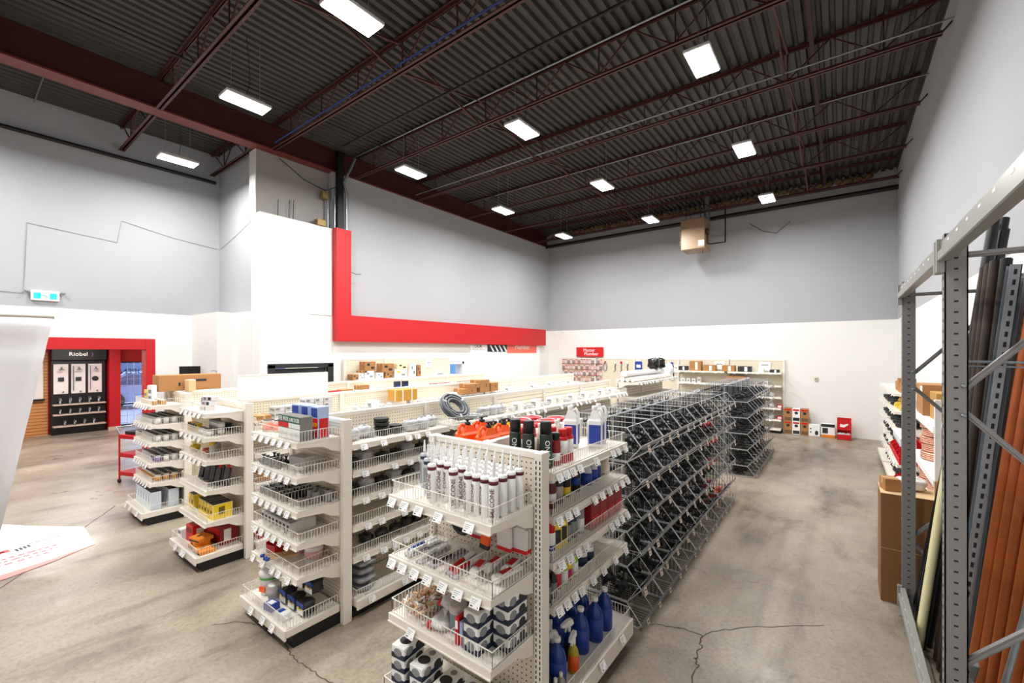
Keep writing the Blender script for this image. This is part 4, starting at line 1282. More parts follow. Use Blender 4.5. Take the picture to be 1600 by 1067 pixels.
obj('bucket_lid', MB().lathe([(.074, .146), (.075, .165), (.06, .186), (.03, .19)], 18), WPLAS, gbk)
obj('green_band', MB().lathe([(.0685, .118), (.069, .134)], 18), M('green band', '4fb03c', .45), gbk)
obj('orange_print', MB().box(-.03, -.069, .03, .03, -.0635, .07), POR, gbk)
place(gbk, on(UB, -.23, -.27, z), .3, 'white lidded bucket with a green band at the outer corner of the bottom deck')
wt = tin('white_tub', 'tub', .045, .115, M('tub print', 'cfc9c9', .5), WPLAS, M('grey label', '9a9698', .5))
place(wt, on(UB, -.10, -.29, z), 0, 'smaller white tub beside the bucket with the green band')
mb_ = thing('mortar_bag', None, 'bag')
obj('bag_body', bag_mesh(.11, .09, .13, 4), PDK, mb_)
obj('blue_print', MB().box(-.045, -.046, .08, .045, -.038, .118, 0, .004), PBLUE, mb_)
obj('white_print', MB().box(-.04, -.046, .02, .04, -.038, .07, 0, .004), PWHITE, mb_)
obj('yellow_print', MB().box(-.035, -.0475, .062, .035, -.039, .068), PYEL, mb_)
for r_ in range(2):
    for k in range(3):
        place(mb_, on(UB, .02 + k * .128, -.24 + .06 * r_, z + .001 + r_ * .124), R(rnd.uniform(-2, 2)), 'black and blue bag with white and yellow print stacked on the bottom deck', 'black and blue bags', None, (1.1, 1.15, .85))
bb_ = carton('blue_box', 'box', .09, .07, .05, PBLUE, [('t', .2, .2, .8, .8, PWHITE)])
place(bb_, on(UB, .02, -.365, z), R(10), 'small blue box with a white top at the fence of the bottom deck')
wbx = carton('white_box', 'box', .1, .06, .05, PWHITE, [('t', .1, .1, .5, .9, PBLUE)])
place(wbx, on(UB, .20, -.37, z), R(4), 'small white box with a blue corner at the fence of the bottom deck')

# ---- yellow box endcap
z = C_L[0] + S
gk = carton('grey_pack', 'box', .15, .06, .10, PGREY, [('f', .35, .05, .75, .6, PDK)])
place(gk, on(UC, -.22, -.15, z), R(5), 'grey box with a dark window on the top tray of the yellow box endcap')
cl = carton('clear_pack', 'pack', .11, .08, .045, M('clear silver pack', 'c3bfc2', .25), [('f', .1, .2, .4, .8, M('mauve print', '86707c', .5)), ('f', .6, .2, .9, .8, PDK)])
for k, (lx, ly, dz, w_) in enumerate([(-.08, -.2, 0, 0), (-.03, -.18, .0455, 1), (.05, -.24, 0, 2), (.05, -.22, .0455, 3), (.05, -.21, .091, 4)]):
    place(cl, on(UC, lx, ly, z + dz), R(6 * k), 'clear silver pack in the small stacks on the top tray of the yellow box endcap', 'clear silver packs')
z = C_L[1] + S
ylc = tin('yellow_can', 'can', .033, .11, M('mustard can', 'c7a01e', .45), M('mustard lid', 'b08a18', .45))
place(ylc, on(UC, -.11, -.10, z), 0, 'tall mustard can against the panel on the second tray')
for k, (lx, m_, t_) in enumerate([(-.29, PYEL, 'bright yellow pack at the far end of the second tray'), (-.24, PRED, 'slim red pack beside the bright yellow pack'), (-.19, PYEL, 'bright yellow pack between the red and the grey pack'), (-.14, PGREY, 'dark grey pack on the second tray'), (-.08, PYEL, 'bright yellow pack nearest the clear jars')]):
    q = carton('tool_pack', 'pack', .04, .05, .085, m_, [('f', .15, .55, .85, .9, PDK)])
    place(q, on(UC, lx, -.27, z), R(8), t_)
jr = tin('clear_jar', 'jar', .032, .06, M('clear jar', 'b9b4b4', .2, 0, .3, 30), PGREY, PWHITE)
for c in range(4):
    for r_ in range(2):
        for k in range(2 if r_ else 1):
            place(jr, on(UC, .01 + c * .07, -.27 + r_ * .09, z + k * .0625), 0, 'clear jar of small parts on the second tray of the yellow box endcap', 'clear jars')
nb = carton('navy_box', 'box', .11, .06, .07, PNAVY, [('f', .8, 0, 1, 1, PWHITE)])
place(nb, on(UC, .0, -.06, z + .0), 0, 'navy box against the panel on the second tray')
z = C_L[2] + S
cu_ = tin('roller_cup', 'cup', .026, .09, M('grey sleeve', 'b3aeac', .8), PGREY)
for k, lx in enumerate((-.19, -.11, -.03)): place(cu_, on(UC, lx, -.12, z), 0, 'grey roller sleeve standing on the third tray', 'grey roller sleeves')
pc = tin('paint_cup', 'cup', .03, .05, M('coral cup', 'e06a5a', .5), M('coral lid', 'd85a4a', .5))
place(pc, on(UC, -.07, -.21, z), 0, 'coral cup in front of the grey sleeves on the third tray')
yc = can('paint_marker', 'can', .026, .12, M('bone can', 'd8d2cc', .45), PYEL, None)
place(yc, on(UC, .06, -.2, z), 0, 'bone white can with a yellow cap on the third tray')
yp = pouch('yellow_pack', 'pack', .1, .09, .07, M('yellow film', 'e8c83c', .4, 0, .2, 12), 41)
place(yp, on(UC, -.28, -.24, z), 0, 'crumpled yellow pack at the far end of the third tray')
z = C_L[3] + S
blp = hang_pack('blade_pack', 'pack', .05, .19, .03, M('dark clear pack', '3a3436', .3, 0, .3, 20), PDK, PRED, False)
for k in range(9):
    place(blp, on(UC, -.27 + k * .068, -.15 - .05 * (k % 2), z + .004), 0, 'dark blister pack with a red header leaning in the fourth tray', 'dark blister packs', (R(-14), 0, R(28 + rnd.uniform(-8, 8))))
z = C_L[4] + S
ybx = carton('yellow_box', 'box', .062, .17, .145, M('pale yellow carton', 'efe6b0', .5), [('f', .0, .02, 1, .98, PYEL, 'yellow_front'), ('f', .2, .35, .8, .6, PDK), ('r', .05, .05, .95, .95, PYEL, 'yellow_side'), ('r', .3, .3, .6, .8, PDK), ('t', .02, .02, .98, .98, PDK, 'dark_top')])
for k, lx in enumerate((-.28, -.21, .0, .07, .145, .22, .29)):
    place(ybx, on(UC, lx, -.20, z), R(rnd.uniform(-2, 2)), 'yellow box with dark print in the row on the fifth tray', 'yellow boxes')
lf_ = hang_pack('blade_pack', 'pack', .045, .16, .03, CARDD, PDK, None, False)
for k in range(2): place(lf_, on(UC, -.13 + .06 * k, -.18, z + .003), R(20), 'dark brown pack between the yellow boxes of the fifth tray', 'dark brown packs')
z = .1405
for k, (lx, ly, w_, h_, m_, t_) in enumerate([(-.26, -.30, .08, .10, PWHITE, 'white and grey box at the deck corner of the yellow box endcap'), (-.12, -.26, .14, .16, PRED, 'tall red carton on the bottom deck of the yellow box endcap'), (.10, -.13, .28, .18, PDRED, 'wide dark red carton against the panel of the bottom deck')]):
    q = carton('red_carton' if k else 'grey_box', 'carton', w_, .16, h_, m_, [('f', .1, .55, .9, .85, PDRED if k == 1 else PGREY if k == 0 else PRED), ('r', .2, .2, .6, .8, PWHITE)])
    place(q, on(UC, lx, ly, z), R(6), t_)
ob = carton('orange_box', 'box', .16, .13, .035, PORB, [('f', .05, .1, .95, .45, PDK), ('t', .3, .3, .5, .6, PDK)])
for k, (lx, ly, dz, a) in enumerate([(.10, -.32, 0, 4), (.10, -.31, .0355, -8), (.26, -.33, 0, 5), (.12, -.31, .071, 14)]):
    place(ob, on(UC, lx, ly, z + dz), R(a), ['flat orange box at the bottom of the pile of three on the bottom deck', 'flat orange box in the middle of the pile of three', 'flat orange box lying alone by the post on the bottom deck', 'flat orange box skewed on top of the pile of three'][k])

# ---- tin endcap
tn = tin('small_tin', 'tin', .029, .088, M('pale tin', 'cfcfcb', .35, .2), BLACK, M('pale label', 'e2e0dc', .5))
tno = tin('small_tin', 'tin', .029, .088, M('pale tin', 'cfcfcb', .35, .2), BLACK, M('amber label', 'c98a2c', .5))
tnv = tin('small_tin', 'tin', .029, .088, M('pale tin', 'cfcfcb', .35, .2), BLACK, M('violet label', '7e62a0', .5))
NAMES_D = ['second', 'third', 'fourth', 'fifth']
for i in range(1, 5):
    for c in range(8):
        for r_ in range(3):
            lx, ly = -.29 + c * .079, -.10 - r_ * .08
            p_ = tno if i == 4 and (c > 4 or r_ == 2) else tnv if i == 3 and c > 4 and r_ == 2 else tn
            t_ = {tn: 'pale tin with a black lid in rows on the %s tray of the tin endcap', tno: 'amber labelled tin with a black lid on the %s tray of the tin endcap', tnv: 'violet labelled tin with a black lid on the %s tray of the tin endcap'}[p_] % NAMES_D[i - 1]
            place(p_, on(UD, lx, ly, D_L[i] + S), rnd.uniform(0, 6), t_, t_.replace(' with a black lid', 's').replace('tins in rows', 'tins'))
sq = carton('solvent_can', 'can', .10, .10, .21, M('pale blue can', 'c8d4de', .35), [('f', .05, .05, .95, .8, M('pale print', 'e4eaee', .5)), ('f', .1, .4, .5, .8, PBLUE), ('t', .03, .03, .97, .97, M('dark can top', '40382f', .5), 'can_top')])
for c in range(6):
    for r_ in range(2):
        place(sq, on(UD, -.27 + c * .108, -.12 - r_ * .17, .1505), 0, 'pale blue square can on the bottom deck of the tin endcap', 'pale blue square cans')
z = D_L[0] + S
sc_ = tin('brown_jar', 'jar', .03, .055, M('tan jar', 'b8884a', .4), M('silver lid', 'd2d0cc', .35, .3))
for c in range(7):
    for r_ in range(2):
        place(sc_, on(UD, -.2 + c * .07, -.28 + r_ * .08, z), 0, 'tan jar with a silver lid on the top tray of the tin endcap', 'tan jars')
for lx, ly, w_, h_, m_, t_, n_ in [(-.30, -.2, .06, .2, M('pinkish white', 'ded2d6', .5), 'tall pinkish white box on the top tray of the tin endcap', 'white_box'), (-.19, -.25, .08, .16, M('butter yellow', 'e6d27a', .5), 'butter yellow box with dark print on the top tray of the tin endcap', 'yellow_box'), (-.07, -.235, .11, .22, PWHITE, 'white printed box behind the jars on the top tray of the tin endcap', 'white_box')]:
    q = carton(n_, 'box', w_, .05, h_, m_, [('f', .15, .2, .85, .4, PGREY), ('f', .15, .55, .85, .75, PGREY)])
    place(q, on(UD, lx, ly, z), R(8), t_)
# on top of the tin run
q = carton('brown_carton', 'carton', .68, .26, .20, CARD, [('f', .30, .3, .33, .52, PDK, 'hand_hole'), ('f', .55, .55, .75, .7, PDK, 'stamped_print')], tape=CARDT)
place(q, (DX - .17, 1.97, 1.502), R(90), 'long brown carton lying on top of the tin endcap and the run behind it')
q = carton('cream_box', 'box', .12, .08, .14, M('cream box', 'ddb98a', .6), [('t', .02, .02, .98, .98, PWHITE)])
place(q, on(UD, .06, .12, 1.502), R(5), 'small cream box with a white top before the long brown carton')
q = carton('white_box', 'box', .2, .12, .05, PWHITE, [('f', .1, .2, .9, .8, PGREY)])
place(q, (DX + .0, 2.66, 1.502), R(88), 'flat white box near the long brown carton')

# white board standing on the middle run
o = thing('white_board', 'large blank white board standing on top of the run behind the yellow box endcap', 'board', (CX, 2.35, 1.5))
obj('board_panel', MB().box(-.008, -.485, 0, .008, .485, .25), PWHITE, o)
obj('board_frame', MB().box(-.011, -.492, 0, .011, -.48, .255).box(-.011, .48, 0, .011, .492, .255).box(-.011, -.485, .245, .011, .485, .255), PWHITE, o)

# ---- first gondola sections: film packs, boxes
UBR = (BX, 1.845 + .535, PI / 2)
UBR2 = (BX, 1.845 + 1.605, PI / 2)
bags = [pouch('film_bag', 'bag', .15, .15, .12, FILM, 100 + k, PGREY if k % 2 else None) for k in range(3)]
bagd = [pouch('dark_bag', 'bag', .15, .16, .10, FILMD, 140 + k) for k in range(2)]
LV = [1.262, 1.055, .847, .643, .407]
for i, row in enumerate([['w', 'w', 'b', 'b', 'w', 'w', 'w'], ['d', 'w', 'd', 'd', 'w', 'd', 'w'], ['d', 'w', 'd', 'w', 'd', 'w', 'd'], [], ['d', 'd', 'd', 'd', 'd', 'd', 'd']]):
    for u, (U, nm) in enumerate(((UBR, 'first'), (UBR2, 'second'))):
        for k, t_ in enumerate(row):
            lx, ly = -.42 + k * .14, -.20 + rnd.uniform(-.03, .03)
            if (i == 0 and u == 1 and k < 2) or (i == 4 and u == 0 and k < 1): continue
            if i == 0 and u == 0 and k in (4, 5): ly = -.25
            zz = LV[i] + S
            if t_ == 'w': place(bags[(i + k) % 3], on(U, lx, ly, zz + .001), PI * (k % 2) + rnd.uniform(-.15, .15), 'cloudy film bag on the %s shelf of the %s section behind the steel wool endcap' % (['top', 'second', 'third', 'fourth', 'fifth'][i], nm), 'cloudy film bags %d %d' % (i, u), None, (.76, .9, .85))
            elif t_ == 'd': place(bagd[(i + k) % 2], on(U, lx, ly, zz + .001), rnd.uniform(0, 6), 'dark film bag on the %s shelf of the %s section behind the steel wool endcap' % (['top', 'second', 'third', 'fourth', 'fifth'][i], nm), 'dark film bags %d %d' % (i, u), None, (.72, .72, .75))
bw = thing('black_bowl', None, 'fitting')
obj('bowl_body', MB().lathe([(.05, 0), (.062, .012), (.062, .028), (.056, .032)], 16), BLACK, bw)
obj('bowl_rim', MB().lathe([(.066, .026), (.066, .034), (.06, .035)], 16), BLACK, bw)
for k, (lx, n_) in enumerate(((-.12, 4), (.01, 2))):
    for j in range(n_): place(bw, on(UBR, lx, -.2 + .004 * j, LV[0] + S + j * .036), 0, 'black round flange in the stacks on the top shelf of the first section', 'black round flanges')
q = coil('hose_coil', 'coil', .150, .016, 6, M('wrapped grey hose', '4f545a', .35, 0, .4, 12, bump=.4), FILM)
place(q, on(UBR2, -.33, -.185, LV[0] + S + .125), 0, 'big film wrapped hose coil leaning on the top shelf behind the orange jugs', None, (R(45), 0, R(90)))
q = coil('hose_coil', 'coil', .10, .010, 6, GALV, FILM)
place(q, on(UBR2, -.03, -.18, LV[0] + S), 0, 'grey wire coil lying on the top shelf of the second section')
gbag = [pouch('packed_bag', 'bag', .20, .26, .11, M('mixed film', '8d8f94', .25, 0, .6, 9, bump=.6), 160 + k) for k in range(2)]
for k in range(4):
    place(gbag[k % 2], on(UBR, -.37, -.27, .1425 + k * .064), R(90 + 2 * k), ['large film bag at the bottom of the pile on the base deck', 'large film bag second from the bottom of the pile', 'large film bag second from the top of the pile', 'large film bag on top of the pile under the shelves'][k], None, None, (.85, .9, .46))
UCR = (CX, 1.845 + .585, PI / 2)
slv = carton('silver_carton', 'carton', .10, .13, .055, M('silver white carton', 'd6d5d4', .4), [('f', .1, .3, .5, .7, PGREY), ('l', .1, .2, .9, .6, PGREY)])
for c in range(6):
    for k in range(3 if c < 3 else 4):
        place(slv, on(UCR, -.28 + c * .108, -.22, 1.22 + S + .001 + k * .0575), R(90), 'silver white carton stacked on the top shelf behind the steel wool endcap tray', 'silver white cartons')
bcx = carton('brown_box', 'box', .17, .14, .10, CARD, [('f', .15, .25, .95, .9, PWHITE)], tape=CARDT)
place(bcx, on(UCR, -.455, -.25, 1.22 + S), 0, 'brown box with a white label on the shelf just behind the yellow box endcap')
for k in range(3):
    place(copy_tree(bcx), on(UCR, -.45 + .2 * k, -.24, .65 + S), 0, ['brown box with a white label low between two endcaps, nearest the aisle end', 'brown box with a white label low between two endcaps, middle of three', 'brown box with a white label low between two endcaps, last of three'][k])
rdb = carton('maroon_box', 'box', .16, .16, .10, PDRED, [('f', .1, .2, .8, .8, PRED)])
for k in range(3): place(rdb, on(UCR, -.45 + k * .18, -.3, .1405), 0, 'maroon box on the base deck between the steel wool and yellow box endcaps', 'maroon boxes')

# ---- tops of the farther gondola sections: small goods in rows
fit = [pouch('fitting_bag', 'bag', .12, .12, .07, M('silver fitting film', 'c4c6ca', .25, 0, .5, 16, bump=.5), 200 + k) for k in range(3)]
wbt = carton('white_carton', 'carton', .09, .12, .10, PWHITE, [('f', .15, .2, .85, .7, PGREY)])
ORD = ['first', 'second', 'third', 'fourth', 'fifth', 'sixth']
for s in range(2, 5):
    U = (BX, 1.845 + 1.07 * s + .535, PI / 2)
    for k in range(8):
        lx = -.44 + k * .125
        if (k + s) % 3 == 0: place(wbt, on(U, lx, -.2, 1.262 + S), R(rnd.uniform(-6, 6)), 'white carton on top of the %s section behind the steel wool endcap' % ORD[s], 'white cartons on section %d' % s)
        else: place(fit[k % 3], on(U, lx, -.2, 1.263 + S), rnd.uniform(0, 6), 'silvery bag of fittings on top of the %s section behind the steel wool endcap' % ORD[s], 'silvery bags on section %d' % s, None, .74)
for s in range(1, 6):
    U = (CX, 1.845 + 1.17 * s + .585, PI / 2)
    for k in range(9):
        lx = -.5 + k * .125
        if s == 1 and 5 <= k <= 6: continue
        if (k * 2 + s) % 5 == 0: place(wbt, on(U, lx, -.2, 1.24 + S), R(rnd.uniform(-6, 6)), 'white carton on top of the %s section behind the yellow box endcap' % ORD[s], 'white cartons on run section %d' % s)
        else: place(fit[k % 3], on(U, lx, -.2, 1.24 + S), rnd.uniform(0, 6), 'silvery bag of fittings on top of the %s section behind the yellow box endcap' % ORD[s], 'silvery bags on run section %d' % s, None, .74)
q = carton('brown_carton', 'carton', .34, .2, .15, M('strapped ochre board', 'c69038', .6), [('l', .2, 0, .25, 1, PWHITE, 'white_strap'), ('r', .2, 0, .25, 1, PWHITE, 'white_strap'), ('f', .25, 0, .30, 1, PWHITE, 'white_strap'), ('f', .7, 0, .75, 1, PWHITE, 'white_strap')])
place(q, on((CX, 1.845 + 1.17 * 1 + .585, PI / 2), .22, -.20, 1.24 + S + .064), R(90), 'ochre carton with white straps on the middle run above the film bags')
for k, (y_, dz, w_, h_) in enumerate([(5.0, 0, .3, .08), (5.1, .081, .26, .07), (5.35, 0, .24, .2), (5.6, 0, .2, .14)]):
    q = carton('brown_carton', 'carton', w_, .22, h_, CARD, [('f', .6, .4, .66, .7, PDK, 'hand_hole')], tape=CARDT)
    place(q, (CX + .21, y_ + .05, 1.24 + S + dz + .064), R(87 + 2 * k), ['flat brown carton at the bottom of the pile on the middle run', 'flat brown carton on top of another on the middle run', 'tall brown carton beside the flat cartons on the middle run', 'brown carton with a dark hand hole beyond the tall one on the middle run'][k])
for k, y_ in enumerate((4.62, 4.80)):
    q = carton('blue_pack', 'pack', .10, .08, .15, PNAVY, [('f', .1, .1, .9, .5, PBLUE), ('r', .2, .5, .8, .8, PWHITE)])
    place(q, (DX + .2, y_ + .45, 1.27 + S), R(90), ['navy pack on the far run, nearer the entrance of two', 'navy pack on the far run, farther from the entrance of two'][k])
redp = carton('red_pack', 'pack', .12, .05, .06, PDRED, [('f', .1, .3, .6, .7, PRED)])
for k in (0, 1, 2, 3, 5, 6, 7, 8, 9): place(redp, (DX + .2, 5.93 + k * .14, 1.27 + S), R(90), 'dark red pack in the row on the far run before the bright board', 'dark red packs')
rsc = carton('red_carton', 'carton', .13, .1, .07, PRED, [('f', .3, .2, .7, .8, PDRED)])
for k in range(3): place(rsc, (DX + .2, 3.55 + k * .15, 1.27 + S), R(90), 'bright red carton on the far run in front of the blue doorway', 'bright red cartons')
for k in range(2):
    q = carton('brown_carton', 'carton', .2, .15, .08 + .05 * k, CARD, tape=CARDT)
    place(q, (DX + .2, 4.02 + .31 * k, 1.27 + S), R(90), ['low brown carton beside the bright red cartons on the far run', 'taller brown carton beyond the low one on the far run'][k])
for k in range(8):
    place(copy_tree(fit[k % 3]), (DX + .2, 2.0 + k * .12, 1.271 + S), rnd.uniform(0, 6), 'silvery bag of fittings on the first part of the far run', 'silvery bags on the far run', None, .74)

# ---- wall shelving by the dark door: cartons
spec = [(5.02, 0, .13, .11, CARD), (5.15, 0, .11, .13, PWHITE), (5.22, .132, .13, .05, CARD), (5.34, 0, .22, .17, PWHITE), (5.36, .172, .26, .19, CARD), (5.60, 0, .16, .12, PWHITE), (5.83, 0, .18, .12, CARD), (5.80, .122, .30, .19, CARD), (6.14, 0, .34, .18, PWHITE), (6.18, .182, .28, .12, CREAM), (6.48, 0, .17, .30, PWHITE), (6.66, 0, .10, .26, CARD)]
wt_ = ['small brown box at the door end of the wall shelf', 'small white box second on the wall shelf', 'little brown box resting on a small white one', 'wide white printed box on the wall shelf', 'brown carton stacked on the wide white box', 'plain white box between two stacks', 'brown box under the largest brown carton', 'largest brown carton on the wall shelf stack', 'long white box with yellow marks on the wall shelf', 'cream box on top of the long white box', 'tall white box near the end of the wall shelf', 'narrow brown box last in the wall shelf row']
for k, (y_, dz, w_, h_, m_) in enumerate(spec):
    q = carton('brown_carton' if m_ is CARD else 'white_carton' if m_ is PWHITE else 'cream_carton', 'carton', w_, .2, h_, m_, [('f', .2, .55, .45, .8, PYEL if k == 8 else PGREY if m_ is PWHITE else PDK), ('f', .55, .2, .85, .45, PGREY if m_ is PWHITE else PDK)], tape=CARDT if m_ is CARD else None)
    place(q, (-7.84, y_, 1.40 + S + dz), R(90), wt_[k])
q = carton('notice_sheet', 'notice', .2, .004, .2, PWHITE, [('f', .2, .5, .8, .6, PGREY)])
place(q, (-8.02, 7.2, 1.62), R(90), 'white notice sheet on the panel at the end of the wall shelving')
place(copy_tree(wbt), (-7.84, 7.35, 1.40 + S), R(90), 'white carton lying alone near the blue doorway', None, None, (3, 1, .6))

# ---- back wall: signs, hanging goods, cartons
o = thing('shop_sign', 'red sign board with white lettering standing above the back wall pegboard', 'sign', (-6.5, YB - .06, 1.99))
obj('sign_board', MB().box(-.48, -.012, -.155, .48, 0, .155), PRED, o)
lettering('Master', .15, PWHITE, o, (-.02, -.0135, .058))
lettering('Plumber', .15, PWHITE, o, (.06, -.0135, -.062))
for s in (-.3, .3): obj('sign_bracket', MB().box(s - .01, 0, -.25, s + .01, .012, .1), GALV, o)
hk = [hang_pack('hanging_pack', 'hanging pack', .085, .15, .02, m_, f_, h_) for m_, f_, h_ in ((M('pink clear pack', 'd9b8b4', .4), PRED, PRED), (M('pale clear pack', 'd8d2ce', .4), PGREY, PRED), (M('dusky clear pack', '9a8480', .4), PDRED, PWHITE))]
for r_ in range(4):
    for c in range(15):
        place(hk[(c + r_ * 2 + c // 3) % 3], (-7.47 + c * .098 + rnd.uniform(-.004, .004), YB - .06, 1.60 - r_ * .19), 0, 'small pack hanging in rows on the back wall pegboard under the red sign', 'small packs on the back wall pegboard')
for k, (x_, z_, m_, m2, t_) in enumerate([(-4.86, 1.46, PBLUE, PWHITE, 'blue pack with a white picture on the back wall pegboard'), (-4.45, 1.44, PGREEN, PRED, 'narrow green pack with a red top on the back wall pegboard'), (-4.18, 1.40, PGREEN, PRED, 'wide green pack with a red top on the back wall pegboard'), (-3.88, 1.2, PNAVY, PBLUE, 'long navy pack on the back wall pegboard')]):
    w_ = (.2, .12, .26, .12)[k]
    q = hang_pack('hanging_pack', 'hanging pack', w_, (.3, .32, .34, .5)[k], .03, m_, m2 if k > 2 else None, m2)
    obj('pack_picture', MB().box(-w_ * .32, -.032, .06, w_ * .32, -.0295, .15), PWHITE, q)
    place(q, (x_, YB - .06, z_), 0, t_)
for k, (x_, t_) in enumerate([(-5.95, 'hose clamp ring hanging in the middle of the pegboard'), (-5.62, 'grey hand tool hanging right of the clamp ring'), (-5.42, 'thin hooked tool hanging beside the grey tool'), (-5.22, 'hooked tool hanging last before the blue pack')]):
    q = thing('hanging_tool', None, 'tool')
    if k == 0:
        obj('tool_loop', MB().tube([(.06 * math.cos(a), -.03, .15 + .13 * math.sin(a)) for a in [2 * PI * j / 18 for j in range(18)]], .012, 6, 0, True), GALV, q)
    else:
        obj('tool_loop', MB().tube([(-.03, -.03, .0), (.02, -.03, .06), (.0, -.03, .16), (.03, -.03, .24)], .012, 6), (PDK, GALV, PDK)[k - 1], q)
    obj('tool_card', MB().box(-.03, -.02, .25, .03, -.012, .32), PWHITE if k % 2 else PRED, q)
    obj('peg_hook', MB().bar((0, .0, .29), (0, -.07, .29), .004), GALV, q)
    place(q, (x_, YB - .055, 1.38), 0, t_)
for k, (x_, w_, h_, m_, t_) in enumerate([(-3.55, .22, .12, PDK, 'dark box with a white stripe first on the upper back wall shelf'), (-3.22, .30, .26, CARD, 'tall brown carton stack front on the upper back wall shelf'), (-2.86, .30, .16, CARD, 'brown carton second on the upper back wall shelf'), (-2.40, .30, .16, CARD, 'brown carton third on the upper back wall shelf'), (-2.02, .30, .14, PDK, 'dark box with round pictures on the upper back wall shelf'), (-1.65, .12, .1, PWHITE, 'white box with dark stripes on the upper back wall shelf'), (-1.36, .2, .07, PDK, 'low dark box at the open end of the upper back wall shelf')]):
    q = carton('dark_box' if m_ is PDK else 'brown_carton' if m_ is CARD else 'white_box', 'carton', w_, .2, h_, m_, [('f', .5, .1, .72, .9, M('mint label', 'd2e4da', .5) if m_ is CARD else PWHITE)])
    place(q, (x_ + .05, YB - .26, 1.45 + S), 0, t_)
q = carton('brown_carton', 'carton', .42, .24, .2, CARD, [('f', .4, .4, .6, .6, PDK)], tape=CARDT)
place(q, (-2.15, YB - .26, 1.13 + S), 0, 'brown carton alone on the second back wall shelf')
for k in range(5):
    place(copy_tree(wbt), (-3.5 + .14 * k if k < 4 else -1.5, YB - .26, 1.13 + S), 0, 'white carton on the second back wall shelf', 'white cartons on the back wall', None, (.9, 1, 1.4 if k == 3 else 1))
for k, x_ in enumerate((-3.95 + .2, -2.62, -1.55)):
    o = thing('price_notice', ['white price sheet beside the long navy pack', 'white price sheet above the brown cartons in the middle', 'white price sheet near the open end of the back wall shelves'][k], 'notice', (x_ if k else -3.72, YB - .075 if k else YB - .07, 1.5 if k == 0 else 1.62))
    obj('paper_sheet', MB().box(-.13, -.003, -.1, .13, 0, .12), PWHITE, o)
    obj('printed_line', MB().box(-.08, -.004, .03, .08, -.0032, .055), PGREY, o)
fl_ = [pouch('fitting_bag', 'bag', .16, .16, .12, M('silver fitting film', 'c4c6ca', .25, 0, .5, 16, bump=.5), 230 + k) for k in range(2)]
rlb = carton('red_box', 'box', .12, .12, .08, PRED, [('f', .2, .2, .8, .8, PWHITE)])
for i, lv in enumerate((.85, .58, .3)):
    for k in range(6):
        place(fl_[k % 2], (-2.15 + .155 * k, YB - .26, lv + S + .001), rnd.uniform(0, 6), 'silvery bag on the %s back wall shelf at the open end' % ['middle', 'fourth', 'lowest'][i], 'silvery bags on back wall shelf %d' % i, None, (.78, .78, .9))
for k, lv in enumerate((.58, .3)): place(rlb, (-1.2, YB - .28, lv + S), 0, ['small red box at the open end of the fourth back wall shelf', 'small red box at the open end of the lowest back wall shelf'][k])

# ------------------------------------------------------------------ stacked wire bins
def bin_meshes(w, low):
    """profile in (y, z): open front between the nose and the upper recess"""
    zb, zn, zt = (-.025, 0.0, .131) if low else (-.115, 0.0, .131)
    yb, yn = -.335, -.44
    if low: yb = -.42
    b = MB()
    hw = w / 2 - .0055
    r = .0040
    for sx in (-hw, hw):
        P_ = [(sx, -.004, zt), (sx, -.33, zt), (sx, yn, zn), (sx, yb, zb), (sx, -.004, zb)]
        for a, c in zip(P_, P_[1:] + P_[:1]): b.bar(a, c, r, 4, 1)
        n = 13
        for i in range(1, n):
            y = -.004 + (yn + .008) * i / n
            if y > -.33: top = zt
            else: top = zt + (zn - zt) * (y + .33) / (yn + .33)
            bot = zb if y > yb else zb + (zn - zb) * (y - yb) / (yn - yb)
            b.bar((sx, y, bot), (sx, y, top), .0018)
    n = int(w / .032)
    for i in range(1, n):
        x = -hw + 2 * hw * i / n
        b.bar((x, -.004, zb), (x, -.004, zt), .0018)
        b.bar((x, -.004, zb), (x, yb, zb), .0018)
        b.bar((x, yb, zb), (x, yn, zn), .0018)
    for z in (zb, zt): b.bar((-hw, -.004, z), (hw, -.004, z), r, 4, 1)
    b.bar((-hw, yb, zb), (hw, yb, zb), r, 4, 1)
    b.bar((-hw, -.33, zt), (hw, -.33, zt), .003, 4, 1)
    rail = MB().box(-hw, yn - .003, zn - .016, hw, yn, zn + .004).bar((-hw, yn, zn + .005), (hw, yn, zn + .005), .0042)
    d = MB()
    P_ = [(0, -.01, zt - .004), (0, -.33, zt - .004), (0, yn + .006, zn + .006), (0, yb, zb + .004), (0, -.01, zb + .004)]
    for a, c in zip(P_, P_[1:] + P_[:1]): d.bar(a, c, .0028, 4, 1)
    for i in range(1, 8):
        y = -.01 - .32 * i / 8
        d.bar((0, y, zb), (0, y, zt - .004), .0016)
    lp_ = MB().tube([(0, -.006, zt), (0, -.006, zt + .03), (.03, -.006, zt + .034), (.03, -.006, zt)], .003, 5)
    return b.mesh('wire_basket', [WIREG, WIREZ]), rail.mesh('front_rail', M('zinc rail', '8d9297', .4, .6)), d.mesh('wire_divider', [WIREG, WIREZ]), lp_.mesh('stacking_loop', WIREZ)

